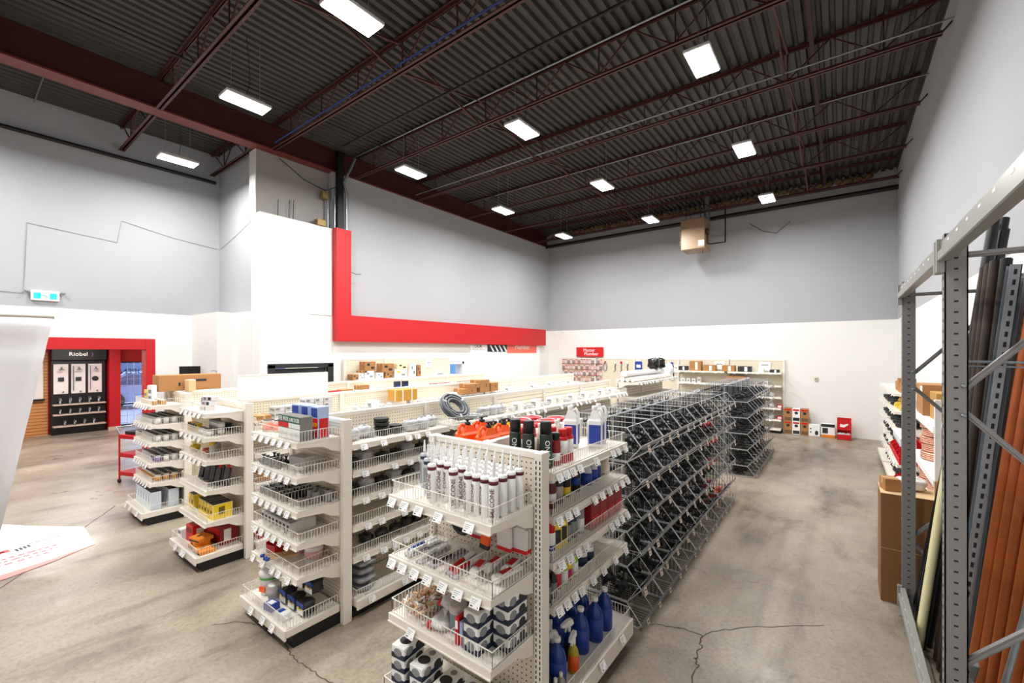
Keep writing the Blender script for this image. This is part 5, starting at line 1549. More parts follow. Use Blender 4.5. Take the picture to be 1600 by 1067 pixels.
TIER = ['lowest', 'second', 'third', 'fourth', 'fifth', 'top']
def bin_bank(cx, y0, n, w, rz, tiers, who, grp):
    ms = {lo: bin_meshes(w, lo) for lo in (True, False)}
    for k in tiers:
        m_ = ms[k == 0]
        for i in range(n):
            y = y0 + (i + .5) * w
            o = thing('wire_bin', 'dark wire bin, %s tier of the %s, %s from the near end' % (TIER[k], who, ['first', 'second', 'third', 'fourth', 'fifth', 'sixth', 'seventh'][i]), 'wire bin', (cx, y, .04 + .255 * k), rz, grp)
            obj('wire_basket', m_[0], None, o)
            obj('front_rail', m_[1], None, o)
            obj('wire_divider', m_[2], None, o, (rnd.uniform(-.012, .012), 0, 0))
            if k == 5:
                for sx in (-.12, .1): obj('stacking_loop', m_[3], None, o, (sx, 0, 0))
            for sx in (-1, 1):
                if rz > 0 and rnd.random() < .92:
                    obj('price_tag', TAG_S, None, o, (sx * w * .27 + rnd.uniform(-.06, .06), -.449, -.030), (R(-14), 0, R(rnd.uniform(-4, 4))))
    # dark fittings lying in the bins, heaped densely to blacken the shaded interiors
    if rz > 0:
        b = MB()
        r2 = random.Random(n)
        for k in tiers:
            for i in range(n * 2 - (2 if n == 7 else 0)):
                for q in range(13):
                    yy, xx = y0 + (i + .5) * w / 2 + r2.uniform(-.045, .045), cx + r2.uniform(.07, .27)
                    zz = .04 + .255 * k + (-.088 if k else .003) + (q // 5) * .028 + r2.uniform(0, .012)
                    a = r2.uniform(0, 6.28)
                    c_, s_ = math.cos(a) * .035, math.sin(a) * .035
                    b.tube([(xx - c_, yy - s_, zz), (xx, yy, zz + .012), (xx + s_, yy - c_, zz)], r2.uniform(.012, .02), 6, r2.choice((0, 0, 0, 1)))
        tag(obj('pipe_fittings', b, [M('black fitting', '0a0a0b', .5), M('grey fitting', '141416', .5)]), 'loose black pipe elbows heaped in the bins of the %s' % who, 'pipe fittings', None, 'stuff')
bin_bank(-1.575, 3.02, 7, .4975, PI / 2, range(6), 'near wire bin bank', 'near wire bin bank')
bin_bank(-1.585, 3.02, 7, .4975, -PI / 2, range(6), 'near bank, hidden side', 'near wire bin bank, hidden side')
bin_bank(-1.515, 7.75, 5, .49, PI / 2, range(6), 'far wire bin bank', 'far wire bin bank')
bin_bank(-1.525, 7.75, 5, .49, -PI / 2, range(1, 6), 'far bank, hidden side', 'far wire bin bank, hidden side')
def elbow(name, r, mat):
    o = thing(name, None, 'fitting')
    obj('elbow_body', MB().tube([(0, 0, 0), (0, 0, .05), (.012, 0, .075), (.04, 0, .09), (.08, 0, .09)], r, 12), mat, o)
    for p, rot in (((0, 0, .0), (0, 0, 0)), ((.07, 0, .09), (0, PI / 2, 0))):
        obj('elbow_collar', MB().lathe([(r * 1.18, 0), (r * 1.18, .02), (r, .022)], 12), mat, o, p, rot)
    return o
eb = elbow('pipe_elbow', .032, BLACK)
for k, (x_, y_, t_) in enumerate([(-1.80, 4.388, 0), (-1.80, 4.637, 0), (-1.80, 5.134, 0), (-1.74, 8.118, 0), (-1.74, 8.608, 0), (-1.74, 8.853, 0)]):
    place(eb, (x_, y_, .04 + .255 * 5 - .105), 0, 'black pipe elbow lying in a top tier wire bin', 'black pipe elbows', None, 1.4)
er = elbow('pipe_elbow', .03, PRED)
eo = elbow('pipe_elbow', .03, POR)
for k, (x_, y_, z_) in enumerate([(-1.44, 6.13, .19), (-1.44, 6.378, .445), (-1.44, 6.378, .70), (-1.44, 6.13, .955)]):
    place(er, (x_, y_, z_), 0, 'red fitting in a bin at the far end of the near bank', 'red fittings')
for k, (x_, y_) in enumerate([(-1.40, 6.12), (-1.40, 6.37)]):
    place(eo, (x_, y_, .022), 0, 'orange fitting in a low bin at the far end of the near bank', 'orange fittings', None, 1.3)

# white wrapped sleeves and bags on the run beyond
sl = thing('wrapped_sleeve', None, 'pipe sleeve')
obj('sleeve_wrap', MB().tube([(0, -1.0, .045), (0, -.4, .05), (0, .3, .045), (0, 1.0, .05)], .045, 10), M('white film wrap', 'ecebe8', .3, 0, .12, 9, bump=.4), sl)
for s in (-1.005, .985): obj('sleeve_end', MB().lathe([(.038, 0), (.043, .01), (.038, .02)], 10), PWHITE, sl, (0, s, .048), (R(-90), 0, 0))
for k in range(4):
    place(sl, (-3.13 + .092 * (k % 3), 8.42, 1.42 + S + (.1 if k > 2 else 0)), 0, 'long white film wrapped sleeve lying on the run beyond the wire bins', 'white wrapped sleeves')
place(copy_tree(sl), (-3.034, 8.3, 1.42 + S + .1), 0, 'long white film wrapped sleeve lying on the run beyond the wire bins', 'white wrapped sleeves')
bkb_ = [pouch('black_bag', 'bag', .26, .26, .22, M('black film', '121214', .25, 0, .4, 9, bump=.6), 300 + k) for k in range(2)]
for k, (y_, dz) in enumerate([(8.85, .0), (9.15, .0), (9.5, .0)]):
    if k < 2: place(bkb_[k], (-3.06, y_, 1.42 + S + .195), k, ['black film bag at the far end of the white sleeves, nearer one', 'black film bag at the far end of the white sleeves, farther one'][k])
wbg = pouch('white_bag', 'bag', .34, .3, .24, M('white film bag', 'e8e8e8', .3, 0, .2, 8, bump=.5), 310)
place(wbg, (-3.02, 9.57, 1.421 + S), 0, 'white film bag slumped beside the black bags', None, None, (.85, .85, 1.2))

# ------------------------------------------------------------------ grey pallet rack along the side wall
GREYS = M('grey rack enamel', '8b8989', .42, .25, .06, 6)
GREYD = M('rack slot shadow', '17181a', .7)
BEAMM = M('pale rack beam', '9b9c96', .38, .3, .06, 5)
def rack_post(H):
    b = MB()
    b.box(0, -.03, 0, .075, -.024, H).box(0, -.03, 0, .005, .03, H).box(.070, -.03, 0, .075, .03, H)
    b.box(.0, .024, 0, .018, .03, H).box(.057, .024, 0, .075, .03, H)
    z = .06
    while z < H - .03:
        b.box(.030, -.0306, z, .044, -.0296, z + .008, 1)
        b.box(-.0006, -.008, z + .01, .0004, .006, z + .024, 1)
        b.box(.0746, -.008, z + .01, .0756, .006, z + .024, 1)
        z += .048
    b.box(-.02, -.05, 0, .095, .05, .008, 0)
    return b.mesh('rack_post', [GREYS, GREYD])
RP = rack_post(2.53)
o = thing('pallet_rack', 'tall grey slotted pallet rack holding leaning pipes against the side wall', 'rack', (0, 0, 0))
def cbar(p, q, m=GREYS):
    b = MB()
    b.bar(p, q, .017, 4)
    b.bar((p[0], p[1] - .014, p[2]), (q[0], q[1] - .014, q[2]), .006, 4)
    return obj('frame_brace', b, m, o)
for y in (1.05, 2.75, 4.43):
    obj('rack_post', RP, None, o, (.37, y, 0))
    obj('rack_post', RP, None, o, (.905, y, 0))
    cbar((.44, y, 2.43), (.91, y, 2.43))
    for a, c in (((.44, .62), (.91, 1.15)), ((.91, 1.22), (.44, 1.73)), ((.44, 1.84), (.91, 2.38)), ((.91, .10), (.44, .55))):
        cbar((a[0], y, a[1]), (c[0], y, c[1]))
    obj('frame_bolt', MB().lathe([(.010, 0), (.010, .008), (.006, .012)], 8), GALV, o, (.43, y - .031, 1.72), (R(90), 0, 0))
    obj('frame_bolt', MB().lathe([(.010, 0), (.010, .008), (.006, .012)], 8), GALV, o, (.43, y - .031, 1.85), (R(90), 0, 0))
for x in (.345, .93):
    for y0, y1 in ((1.085, 2.715), (2.785, 4.395)):
        for z in ((2.405,) if x > .5 else (2.405, .13)):
            b = MB()
            b.box(x, y0, z, x + .045, y1, z + .045, 0, .004)
            b.box(x + .012, y0, z + .045, x + .045, y1, z + .09, 0, .004)
            for k in range(int((y1 - y0) / .17)): b.box(x + .011, y0 + .08 + k * .17, z + .062, x + .0125, y0 + .11 + k * .17, z + .072, 1)
            b.box(x - .003, y0 - .02, z - .05, x + .025, y0 + .008, z + .1, 0, .002)
            b.box(x - .003, y1 - .008, z - .05, x + .025, y1 + .02, z + .1, 0, .002)
            obj('rack_beam', b, [BEAMM, PWHITE], o)
obj('cross_rod', MB().bar((.44, 2.80, 1.955), (.93, 2.80, 1.95), .006, 6).bar((.44, 2.80, 1.935), (.93, 2.80, 1.93), .004, 6), GALV, o)

def long_pipe(name, label, p, q, r, mat, group, n=14, rim=None):
    p, q = Vector(p), Vector(q)
    o = thing(name, label, 'pipe', p, 0, group)
    d = q - p
    b = MB().tube([(0, 0, 0), d * .33, d * .66, d], r, n)
    obj('pipe_wall', b, mat, o)
    obj('pipe_mouth', MB().tube([d * .999, d * 1.002], r * .8, n), rim or BLACK, o)
    return o
COP = M('copper tube wall', 'a2562a', .34, .5, .4, 9)
for k in range(11):
    row, i = divmod(k, 6)
    x0, y0 = .54 + .023 * i + .062 * row, 3.36 - .062 * i + .035 * row
    long_pipe('copper_pipe', 'wide orange copper pipe leaning in the bundle behind the nearest rack frame', (x0, y0, .004), (x0 + .25 + .01 * row, y0 + .0, 2.30 + .03 * (i % 3)), .0285, COP, 'copper pipes in the rack')
IRON = M('black iron pipe', '1d1a17', .45, .4, .7, 14)
RUST = M('rusty iron pipe', '33241a', .6, .2, .8, 10)
for k in range(6):
    x0, y0 = .50 + .03 * (k % 2), 3.89 - .056 * k
    long_pipe('iron_pipe', 'black iron pipe with rusty end leaning between the copper pipes and the tall plastic pipes' if k % 2 else 'rust brown iron pipe leaning between the copper pipes and the tall plastic pipes', (x0, y0, .004), (x0 + .21, y0, 2.52), .025, IRON if k % 2 else RUST, 'black iron pipes' if k % 2 else 'rusty iron pipes')
for k in range(7):
    x0, y0 = .40 + .035 * (k % 2), 4.335 - .056 * k
    long_pipe('plastic_pipe', 'tall black plastic pipe leaning past the top beam of the rack', (x0 + .03, y0, .004), (x0 + .44 - .012 * k, y0 - .02, 2.86 - .05 * (k % 3)), .027, M('black plastic pipe', '101012', .35), 'black plastic pipes')
for k in range(2):
    long_pipe('cream_pipe', ['cream plastic pipe leaning before the black pipes, nearer the aisle', 'cream plastic pipe leaning before the black pipes, farther from the aisle'][k], (.405, 3.945 - .045 * k, .004), (.55, 3.945 - .045 * k, 1.3), .021, M('cream plastic pipe', 'd9d2a6', .4), None)
def strut(label, p, q, grp):
    p, q = Vector(p), Vector(q)
    o = thing('strut_channel', label, 'channel', p, 0, grp)
    d = q - p
    L = d.length
    rot = d.to_track_quat('Z', 'Y')
    b = MB().box(-.036, -.022, 0, .036, -.018, L).box(-.036, -.022, 0, -.032, .022, L).box(.032, -.022, 0, .036, .022, L)
    h = b
    z = .05
    while z < L - .05:
        h.box(-.008, -.0232, z, .008, -.0216, z + .028, 1).box(-.0372, -.006, z, -.0358, .006, z + .028, 1)
        z += .055
    obj('channel_web', b, [GALV, GREYD], o).rotation_euler = rot.to_euler()
    return o
strut('galvanised slotted channel leaning beside the copper pipes', (.49, 3.45, .004), (.735, 3.45, 2.46), None)
strut('galvanised slotted channel behind the first one', (.56, 3.52, .004), (.80, 3.52, 2.40), None)
strut('short slotted channel on the floor inside the rack by the low beam', (.455, 3.25, .02), (.475, 2.92, .55), None)
b_ = long_pipe('steel_rod', 'thin shiny steel rod leaning in front of the copper pipes', (.50, 2.90, .004), (.80, 2.95, 1.6), .012, GALV, None)

# brown cartons behind the rack and the white shelf unit
q = carton('tall_carton', 'carton', .58, .34, .865, CARDD, [('f', .0, .49, 1, .494, CARDT, 'board_seam'), ('t', 0, 0, 1, 1, M('pale board edge', 'd8b88c', .7), 'open_top')])
place(q, (.545, 4.75, 0), 0, 'tall dark brown carton standing on the floor behind the rack post')
for k, (x_, y_, w_, h_) in enumerate([(.32, 4.72, .1, .10), (.68, 4.72, .16, .12)]):
    q = carton('brown_box', 'box', w_, .12, h_, CARD, tape=CARDT)
    place(q, (x_, y_, .867), R(15 - 40 * k), ['small brown box on the tall dark carton, at its aisle end', 'small brown box on the tall dark carton, toward the wall'][k])
q = pouch('paper_bag', 'bag', .2, .16, .10, M('white paper', 'e6e4e0', .6, 0, .1, 12), 401)
place(q, (.46, 4.82, .867), 0, 'crumpled white paper on the tall dark carton')
o = thing('white_shelf_unit', 'white steel shelf unit with cartons and copper coils against the side wall', 'shelf unit', (.62, 4.98, 0))
for y in (0, 1.5):
    for x in (0, .33): obj('shelf_post', MB().box(x, y, 0, x + .04, y + .04, 1.6, 0, .003), PWHITE, o)
for z in (.30, .62, .92, 1.36):
    sb_ = obj('shelf_board', MB().box(.0, .04, z, .37, 1.5, z + .012), PWHITE, o)
    obj('shelf_edge', MB().box(-.008, .02, z - .045, .004, 1.52, z + .014, 0, .003), PWHITE, sb_)
q = carton('big_carton', 'carton', .34, .42, .30, CARD, [('l', .05, .72, .35, .95, PWHITE)], tape=CARDT)
place(q, (.81, 6.05, 1.375), 0, 'big brown carton with a white label on the top of the white shelf unit')
q = carton('big_carton', 'carton', .28, .36, .25, M('ochre board', 'b98a44', .75), [('l', .0, .0, .06, 1, CARDT, 'board_edge')])
place(q, (.82, 5.55, 1.375), 0, 'ochre carton nearer the rack on the top of the white shelf unit')
cc = coil('copper_coil', 'coil', .17, .010, 12, M('soft copper tube', 'e0a58c', .35, .5, .15, 9))
for k, (y_, z_, nn) in enumerate([(5.95, .935, 5), (5.55, .635, 5), (6.1, .635, 4)]):
    for j in range(nn):
        place(cc, (.81 + .012 * (j % 2), y_ + .01 * (j % 3), z_ + j * .0755 - (.01 if False else 0)), j * .7, 'coil of soft copper tube in the stacks on the white shelf unit', 'copper tube coils', None, .98) if z_ + j * .0755 + .08 < (1.32 if k == 0 else .9) else None
q = pouch('black_bag', 'bag', .3, .4, .16, M('black film', '121214', .25), 402)
place(q, (.81, 5.42, .936), 0, 'black film bag beside the copper coils on the middle white shelf', None, None, .8)
for k in range(3):
    q = carton('brown_box', 'box', .26, .3, .2, CARD, tape=CARDT)
    place(q, (.81, 5.3 + .42 * k, .315), 0, ['brown box low in the white shelf unit nearest the rack', 'brown box low in the middle of the white shelf unit', 'brown box low at the far end of the white shelf unit'][k])
# shelving along the side wall beyond
shelving('side_shelving', 'low cream shelving along the side wall with red parts bins', .965, 7.55, -PI / 2, 1.38, 1.2, .42, .48, [.62], 'side wall shelving', fh=0, ntags=5, base_lip=.13)
for i in range(2):
    shelving('side_shelving', 'cream shelving along the side wall with black coils, %s section' % ['nearer', 'farther'][i],   .965, 8.98 + 1.4 * i, -PI / 2, 1.35, 1.5, .34, .38, [1.36, 1.1, .85, .6, .35], 'side wall shelving', fh=0, ntags=5, posts=(1, 1), base_lip=.13)
rbn = thing('parts_bin', None, 'bin')
b = MB().prism([(-.15, 0), (.12, 0), (.12, .17), (-.05, .17), (-.15, .07)], 'x', -.11, -.105).prism([(-.15, 0), (.12, 0), (.12, .17), (-.05, .17), (-.15, .07)], 'x', .105, .11)
b.box(-.11, -.15, 0, .11, .12, .006).box(-.11, .115, 0, .11, .12, .17).box(-.11, -.15, 0, .11, -.145, .07)
obj('bin_body', b, PRED, rbn)
obj('bin_rim', MB().box(-.114, .112, .16, .114, .124, .174, 0, .002).box(-.114, -.155, .062, .114, -.144, .074, 0, .002), PRED, rbn)
for k in range(5):
    place(rbn, (.70, 7.0 + .25 * k, .1405), -PI / 2, 'red parts bin on the base deck of the low shelving by the side wall', 'red parts bins on the deck')
for k in range(5):
    place(copy_tree(rbn), (.70, 7.0 + .25 * k, .62 + S), -PI / 2, 'red parts bin on the shelf of the low shelving by the side wall', 'red parts bins on the shelf')
q = carton('white_trough', 'trough', .9, .12, .10, M('white trough', 'dfe2e6', .4), [('f', .02, .1, .98, .3, PGREY)])
place(q, (.64, 7.6, .62 + S + .172), -PI / 2, 'long white trough lying across the red parts bins')
bc_ = coil('hose_coil', 'coil', .13, .016, 6, M('black hose', '17171a', .4))
for i, z_ in enumerate((1.1, .85, .6, .35)):
    for k in range(6):
        if i == 0 and k < 2: continue
        place(bc_, (.785, (8.58, 8.98, 9.38, 9.98, 10.38, 10.78)[k], z_ + S + .001), k, 'black hose coil on the cream shelving along the side wall', 'black hose coils')
ybg = pouch('yellow_bag', 'bag', .22, .26, .12, M('yellow film', 'e6cf14', .4, 0, .2, 12), 420)
for k, (y_, z_) in enumerate([(8.52, 1.101), (8.86, 1.101), (8.5, 1.232)]):
    place(ybg, (.77, y_, z_ + S), k, ['bright yellow bag at the near end of the side wall shelving', 'bright yellow bag second on the side wall shelving', 'bright yellow bag lying on the nearest one'][k], None, None, .75 if k > 1 else .9)
for k in range(5):
    place(bc_, (.785, (8.58, 8.98, 9.38, 9.98, 10.38)[k], .1425), k, 'black hose coil on the base deck of the side wall shelving', 'black hose coils on the deck')
for k in range(3):
    q = carton('brown_box', 'box', .2, .2, .14 + .06 * (k % 2), CARD, tape=CARDT)
    place(q, (.80, 8.6 + .3 * k, 1.36 + S), -PI / 2, ['brown box on top of the side wall shelving, nearest one', 'brown box on top of the side wall shelving, middle one', 'brown box on top of the side wall shelving, last one'][k])

# ------------------------------------------------------------------ cartons on the floor at the back wall
k_ = 0
for c in range(3):
    for r_ in range(2):
        q = carton('printed_carton', 'carton', .16, .2, .31, CARD if c != 1 else PWHITE, [('f', .1, .82, .9, .95, PRED), ('f', .3, .55, .75, .78, PDK, 'round_picture'), ('f', .1, .05, .95, .3, PDK if c == 1 else M('brown picture', '6e543c', .6), 'tool_picture')])
        place(q, (-1.03 + .168 * c, YB - .22, .003 + .3115 * r_), 0, '%s printed carton with a red top, %s row by the back wall' % (['brown first', 'white middle', 'brown last'][c], ['bottom', 'top'][r_]))
q = carton('white_carton', 'carton', .22, .2, .27, PWHITE, [('f', .55, .1, .85, .5, PDK, 'round_picture'), ('f', .1, .3, .25, .4, PDK), ('f', .1, .6, .25, .7, PDK)])
place(q, (-.50, YB - .22, .003), 0, 'white carton with a black machine picture on the floor by the back wall')
q = carton('tool_carton', 'carton', .26, .2, .31, PWHITE, [('f', 0, .78, 1, 1, PDK, 'black_top'), ('f', .1, .3, .5, .7, PDK, 'machine_picture'), ('f', 0, 0, 1, .2, PORB, 'orange_foot')])
place(q, (-.24, YB - .22, .003), 0, 'white carton with a black top and orange foot by the back wall')
o = thing('red_display_bin', 'red open display box with film bags in its foot by the back wall', 'display box', (.06, YB - .32, 0))
b = MB().box(-.13, .08, .0, .13, .1, .48).box(-.13, -.08, .0, -.12, .1, .40).box(.12, -.08, 0, .13, .1, .40).box(-.13, -.12, .0, .13, -.11, .12).box(-.13, -.12, 0, .13, .1, .01).box(-.12, -.085, .22, .12, -.075, .44)
obj('box_body', b, PRED, o)
obj('white_badge', MB().prism([(-.08, .29), (0, .28), (.08, .35), (.06, .37), (-.02, .34), (-.07, .36)], 'y', -.088, -.0855), PWHITE, o)
for k in range(3): obj('film_bag', bag_mesh(.12, .1, .14, 500 + k), FILM, o, (-.07 + .07 * k, -.06, .012))

# ------------------------------------------------------------------ lobby display, slatted panel, glazed door
o = thing('fixture_display', 'black lobby display of bathroom fixtures with lit white lettering', 'display', (-15.19, 2.06, 0), PI / 2)
obj('display_back', MB().box(-.48, -.20, 0, .48, 0, 2.07, 0, .004), M('black display laminate', '0d0c0e', .4), o)
h = obj('display_header', MB().box(-.48, -.34, 1.80, .48, -.20, 2.07, 0, .004), M('black display laminate', '0d0c0e', .4), o)
lettering('Riobel', .13, M('lit lettering', 'f4e8e0', .5, emit=.8), h, (-.03, -.342, 1.94))
lettering(')', .13, M('violet lettering', '8a4f8a', .5, emit=.4), h, (.22, -.342, 1.94))
for k in range(3):
    p_ = obj('sample_board', MB().box(-.44 + .30 * k, -.225, .98, -.19 + .30 * k, -.205, 1.70, 0, .003), M('sample board', 'efe6e2', .4), o)
    cx_ = -.315 + .30 * k
    obj('shower_arm', MB().tube([(cx_, -.23, 1.62), (cx_, -.34, 1.62), (cx_, -.35, 1.58)], .012, 6), GALV, p_)
    obj('rose_plate', MB().lathe([(.05, 0), (.05, .012), (.012, .03)], 12), GALV, p_, (cx_, -.35, 1.56))
    obj('wall_valve', MB().box(cx_ - .05, -.25, 1.28, cx_ + .05, -.225, 1.38, 0, .004) if k != 2 else MB().lathe([(.06, 0), (.06, .02), (.03, .03)], 12), PDK, p_, (0, 0, 0) if k != 2 else (cx_, -.225, 1.33), (0, 0, 0) if k != 2 else (R(90), 0, 0))
    if k: obj('slide_rail', MB().bar((cx_ - .09, -.26, 1.05), (cx_ - .09, -.26, 1.66), .010, 6), GALV, p_)
    obj('bath_spout', MB().tube([(cx_ + .03, -.225, 1.03), (cx_ + .03, -.30, 1.04), (cx_ + .03, -.31, 1.01)], .013, 6), GALV, p_)
for i, z_ in enumerate((.74, .50, .22)):
    obj('display_shelf', MB().box(-.46, -.40, z_ - .03, .46, -.20, z_, 0, .003), M('pale wood shelf', 'c9b2a0', .5), o)
tp = thing('basin_tap', None, 'tap')
obj('tap_body', MB().lathe([(.03, 0), (.03, .006), (.018, .012), (.018, .09), (.02, .1)], 10), GALV, tp)
obj('tap_spout', MB().tube([(0, 0, .08), (0, -.05, .11), (0, -.10, .10), (0, -.11, .07)], .011, 7), GALV, tp)
obj('tap_lever', MB().box(-.008, -.01, .1, .008, .05, .112, 0, .002), GALV, tp)
for i, z_ in enumerate((.74, .50, .22)):
    for k in range(5 if i < 2 else 4):
        place(tp, (-14.88, 2.06 - .34 + .17 * k + (.08 if i == 2 else 0), z_ + .001), PI / 2, 'shiny basin tap on the %s shelf of the black display' % ['top', 'middle', 'bottom'][i], 'basin taps %s' % ['top', 'middle', 'bottom'][i], None, 1.1 if i else 1.3)
o = thing('slatted_panel', 'pine slatted wall panel beside the black display', 'wall panel', (-15.19, .55, 0), PI / 2)
obj('slat_board', MB().box(-1.6, -.03, 0, 1.0, 0, 2.0), PINSLAT, o)
p_ = obj('sample_board', MB().box(.38, -.06, .86, .92, -.03, 1.72, 0, .004), M('sample board', 'efe6e2', .4), o)
obj('dark_ledge', MB().box(.36, -.14, .84, .94, -.03, .88, 0, .004), BLACK, p_)
for z_ in (1.55, 1.2): obj('tap_sample', MB().tube([(.7, -.06, z_), (.7, -.16, z_ + .03), (.7, -.2, z_ - .03)], .016, 6), GALV, p_)
# glazed entrance door with a security grille
DF = M('door aluminium', 'b9bcc4', .4, .4)
b = MB().box(-15.32, 2.80, 0, -15.26, 2.84, 1.74).box(-15.32, 3.58, 0, -15.26, 3.62, 1.74).box(-15.32, 2.80, 1.70, -15.26, 3.62, 1.74).box(-15.32, 2.80, 0, -15.26, 3.62, .06).box(-15.32, 2.80, .58, -15.26, 3.62, .62)
d2 = struct('door_2', b, [M('dark door frame', '20242c', .5)])
gm = bpy.data.materials.new('clear glass')
gm.use_nodes = True
nt = gm.node_tree
nt.nodes.remove(nt.nodes['Principled BSDF'])
mx = nt.nodes.new('ShaderNodeMixShader')
mx.inputs[0].default_value = .08
tr_, gl_ = nt.nodes.new('ShaderNodeBsdfTransparent'), nt.nodes.new('ShaderNodeBsdfGlossy')
gl_.inputs['Roughness'].default_value = .02
nt.links.new(tr_.outputs[0], mx.inputs[1]); nt.links.new(gl_.outputs[0], mx.inputs[2])
nt.links.new(mx.outputs[0], nt.nodes['Material Output'].inputs[0])
obj('door_glass', MB().box(-15.295, 2.84, .06, -15.285, 3.58, 1.70), gm, d2)
g = MB()
for k in range(6): g.bar((-15.24, 2.88 + k * .135, .02), (-15.24, 2.88 + k * .135, 1.72), .006)
for k in range(9): g.bar((-15.24, 2.82, .1 + k * .195), (-15.24, 3.60, .1 + k * .195), .006)
obj('security_grille', g, M('pale grille', 'c9c6d6', .4, .4), d2)
obj('open_sign', text_mesh('OPEN', .2, BLACK), None, d2, (-15.275, 3.13, 1.46), (PI / 2, 0, -PI / 2))
# outdoors beyond the glass
struct('ground_outside', MB().box(-34, -8, -.14, -15.4, 16, -.02), [M('pale asphalt', '9aa3b4', .8, 0, .1, 2)])
o = thing('car', 'pale blue parked car seen through the glazed lobby door', 'car', (-20.5, 4.9, -.02), R(80))
b = MB().prism([(-1.9, .25), (1.9, .25), (1.95, .6), (1.5, .78), (1.1, .82), (.6, 1.25), (-.9, 1.28), (-1.5, .85), (-1.95, .75)], 'y', -.75, .75)
obj('car_body', b, M('car paint', '9fb8e4', .25, .3), o)
obj('car_windows', MB().prism([(-1.3, .86), (.95, .84), (.55, 1.2), (-.85, 1.22)], 'y', -.76, .76), M('car glass', '3f5580', .1), o)
for x_ in (-1.2, 1.2):
    for y_ in (-.7, .7):
        obj('wheel', MB().lathe([(.3, -.1), (.31, 0), (.3, .1)], 16), BLACK, o, (x_, y_, .31), (R(90), 0, 0))
o = thing('storefront', 'pale violet building across the car park seen through the door', 'building', (-30, 6, -.02), PI / 2)
obj('facade', MB().box(-8, -.2, 0, 8, .2, 3.4), M('violet grey facade', '8f8aa8', .8), o)
for k in range(5): obj('window', MB().box(-7 + 3 * k, -.24, .8, -5 + 3 * k, -.2, 2.4), M('shop glass', '54698f', .2), o)

# ------------------------------------------------------------------ floor decal, fabric banner, small things at the entrance
o = thing('floor_decal', 'white floor decal with red lettering and a coral curved edge', 'floor decal', (0, 0, 0))
b = MB()
out = [(-7.9, .33), (-7.4, .62), (-7.012, .893), (-6.93, .96), (-6.86, .985), (-6.175, .969), (-6.086, .82), (-5.9, .40), (-5.9, -.2), (-7.9, -.2)]
b.prism(out, 'z', .0015, .004)
obj('decal_sheet', b, M('white vinyl', 'f7f6f4', .4), o)
obj('coral_edge', MB().prism([(-6.175, .969), (-6.086, .82), (-5.965, .631), (-5.85, .35), (-5.78, -.2), (-5.93, -.2), (-5.97, .3), (-6.05, .62)], 'z', .0042, .005), M('coral vinyl', 'f0837c', .4), o)
b = MB()
r2 = random.Random(8)
ux, uy = Vector((.47, -.88, 0)).normalized(), None
def dq(a, c_, la, lc, m):
    e1, e2 = Vector((.14, -.99, 0)), Vector((.99, .14, 0))
    p0 = Vector((-6.62, .72, .0044)) + e1 * a + e2 * c_
    b.add([p0, p0 + e1 * la, p0 + e1 * la + e2 * lc, p0 + e2 * lc], [(0, 1, 2, 3)], m)
for row in range(3):
    a = .02 + .05 * row
    while a < .62:
        L = r2.uniform(.02, .06)
        dq(a, .14 + row * .085, L, .035, 0)
        a += L + r2.uniform(.012, .03)
dq(.30, -.12, .26, .09, 0)
dq(.33, -.09, .2, .03, 2)
for k in range(4): dq(.16 + .03 * k, -.10 + .012 * k, .02, .09, 1)
for k in range(5): dq(-.08 + .05 * k, -.13, .035, .02, 1)
obj('decal_print', b, [M('red vinyl', 'e04a50', .4), PDK, PWHITE], o)

o = thing('fabric_banner', 'white fabric display banner with a slanted edge standing by the entrance', 'banner')
def cray(px, py, depth):
    yaw = R(37.2)
    u, v = (px - 800) / 677.0, (py - 549.5) / 677.0
    s, c = math.sin(yaw), math.cos(yaw)
    return Vector(((-s + c * u) * depth, (c + s * u) * depth, 2 - v * depth))
A0, A1 = Vector((-5.42, .585, 2.285)), Vector((-5.75, -1.6, 2.285))
B0, B1 = Vector((-5.93, .25, 0.02)), Vector((-6.1, -1.7, 0.02))
vs, fs = [], []
NU, NV = 26, 30
for j in range(NV + 1):
    for i in range(NU + 1):
        t, w_ = j / NV, i / NU
        p = (A0.lerp(A1, w_)).lerp(B0.lerp(B1, w_), t)
        amp = .012 + .02 * t
        p.x += amp * math.sin(w_ * 17 + 3 * t + .7 * math.sin(9 * t)) + .006 * math.sin(31 * w_ + 11 * t)
        if j == 3: p.x -= .02
        vs.append(p)
for j in range(NV):
    for i in range(NU):
        a = j * (NU + 1) + i
        fs.append((a, a + 1, a + NU + 2, a + NU + 1))
mb0 = MB().add(vs, fs, 0, True)
sheet = obj('fabric_sheet', mb0, M('white banner fabric', 'e9e8ee', .8, 0, .03, 6), o)
sm_ = sheet.modifiers.new('thickness', 'SOLIDIFY')
sm_.thickness = .004
obj('top_bar', MB().bar(A0 + Vector((-.02, .01, .012)), A1 + Vector((-.02, 0, .012)), .014, 8), M('banner pole', '8c8576', .5), o)
obj('stand_foot', MB().box(-6.25, -1.6, 0, -5.75, .2, .018, 0, .005), PGREY, o)

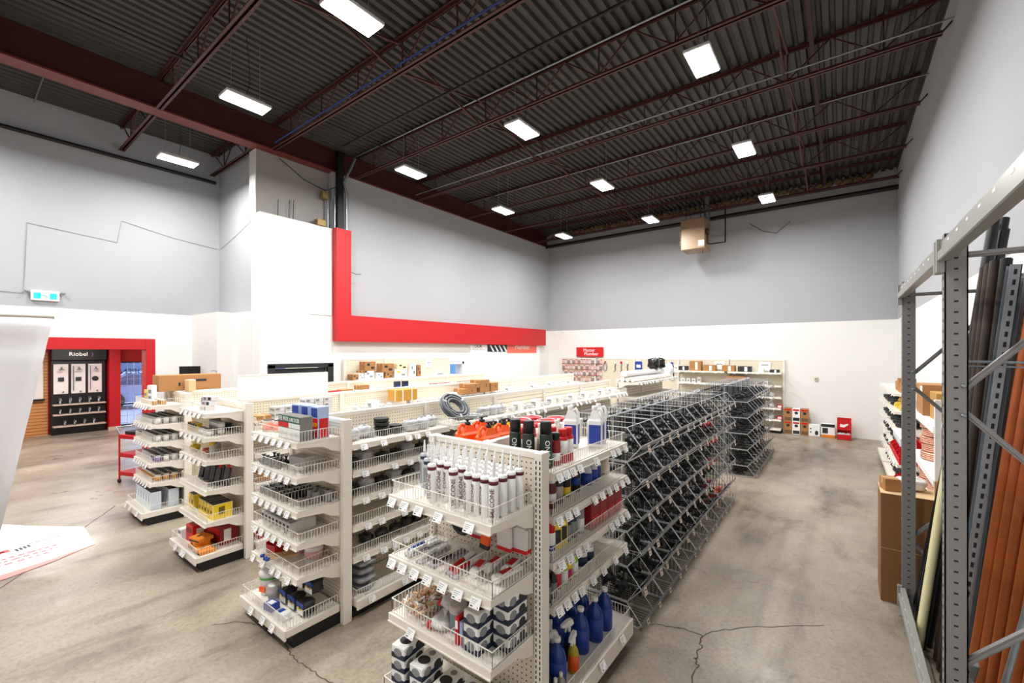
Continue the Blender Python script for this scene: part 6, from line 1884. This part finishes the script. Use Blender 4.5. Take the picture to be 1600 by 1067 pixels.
o = thing('red_cart', 'red metal cart with a black tray behind the tin endcap', 'cart', (-8.55, 1.92, 0), R(20))
for z_ in (.12, .40, .68): obj('cart_shelf', MB().box(-.3, -.2, z_, .3, .2, z_ + .06, 0, .006), RED, o)
for sx in (-.29, .29):
    for sy in (-.19, .19):
        obj('cart_post', MB().bar((sx, sy, .06), (sx, sy, .74), .012, 6), RED, o)
        obj('caster', MB().lathe([(.03, -.012), (.032, 0), (.03, .012)], 10), BLACK, o, (sx, sy, .032), (R(90), 0, 0))
obj('cart_handle', MB().tube([(-.3, -.18, .74), (-.38, -.18, .84), (-.38, .18, .84), (-.3, .18, .74)], .012, 7), GALV, o)
obj('black_tray', MB().box(-.22, -.16, .74, .22, .16, .79, 0, .006), BLACK, o)
o = thing('monitor', 'small black monitor standing on a counter before the white furring', 'monitor', (-9.72, 2.82, 1.508), R(70))
obj('screen', MB().box(-.16, -.012, .03, .16, .012, .22, 0, .004), M('dark screen', '0a0b0e', .2), o)
obj('monitor_foot', MB().box(-.05, -.05, -.42, .05, .05, -.41).bar((0, .02, -.41), (0, .02, .1), .012, 8), PDK, o)
o = thing('service_counter', 'white service counter under the small black monitor', 'counter', (-9.72, 2.78, 0))
obj('counter_body', MB().box(-.4, -.2, 0, .4, .2, 1.05, 0, .004), PWHITE, o)
obj('counter_top', MB().box(-.43, -.22, 1.05, .43, .22, 1.085, 0, .004), PGREY, o)
o = thing('wall_notice', 'white notice sheet with a dark frame on the white furring', 'notice', (-9.12, 3.018, 1.45))
obj('paper_sheet', MB().box(-.1, -.004, -.22, .1, 0, .2), PWHITE, o)
obj('notice_frame', MB().box(-.11, -.006, -.23, -.1, 0, .21).box(.1, -.006, -.23, .11, 0, .21).box(-.11, -.006, .2, .11, 0, .21), PGREY, o)
o = thing('ridge_sign', 'white strip sign with a red edge standing on the run behind the tin endcap', 'sign', (DX, 3.15, 1.5), PI / 2)
obj('sign_strip', MB().box(-.2, -.006, 0, .2, .006, .10), PWHITE, o)
obj('red_edge', MB().box(-.16, -.0075, .03, .19, -.0055, .075), PRED, o)
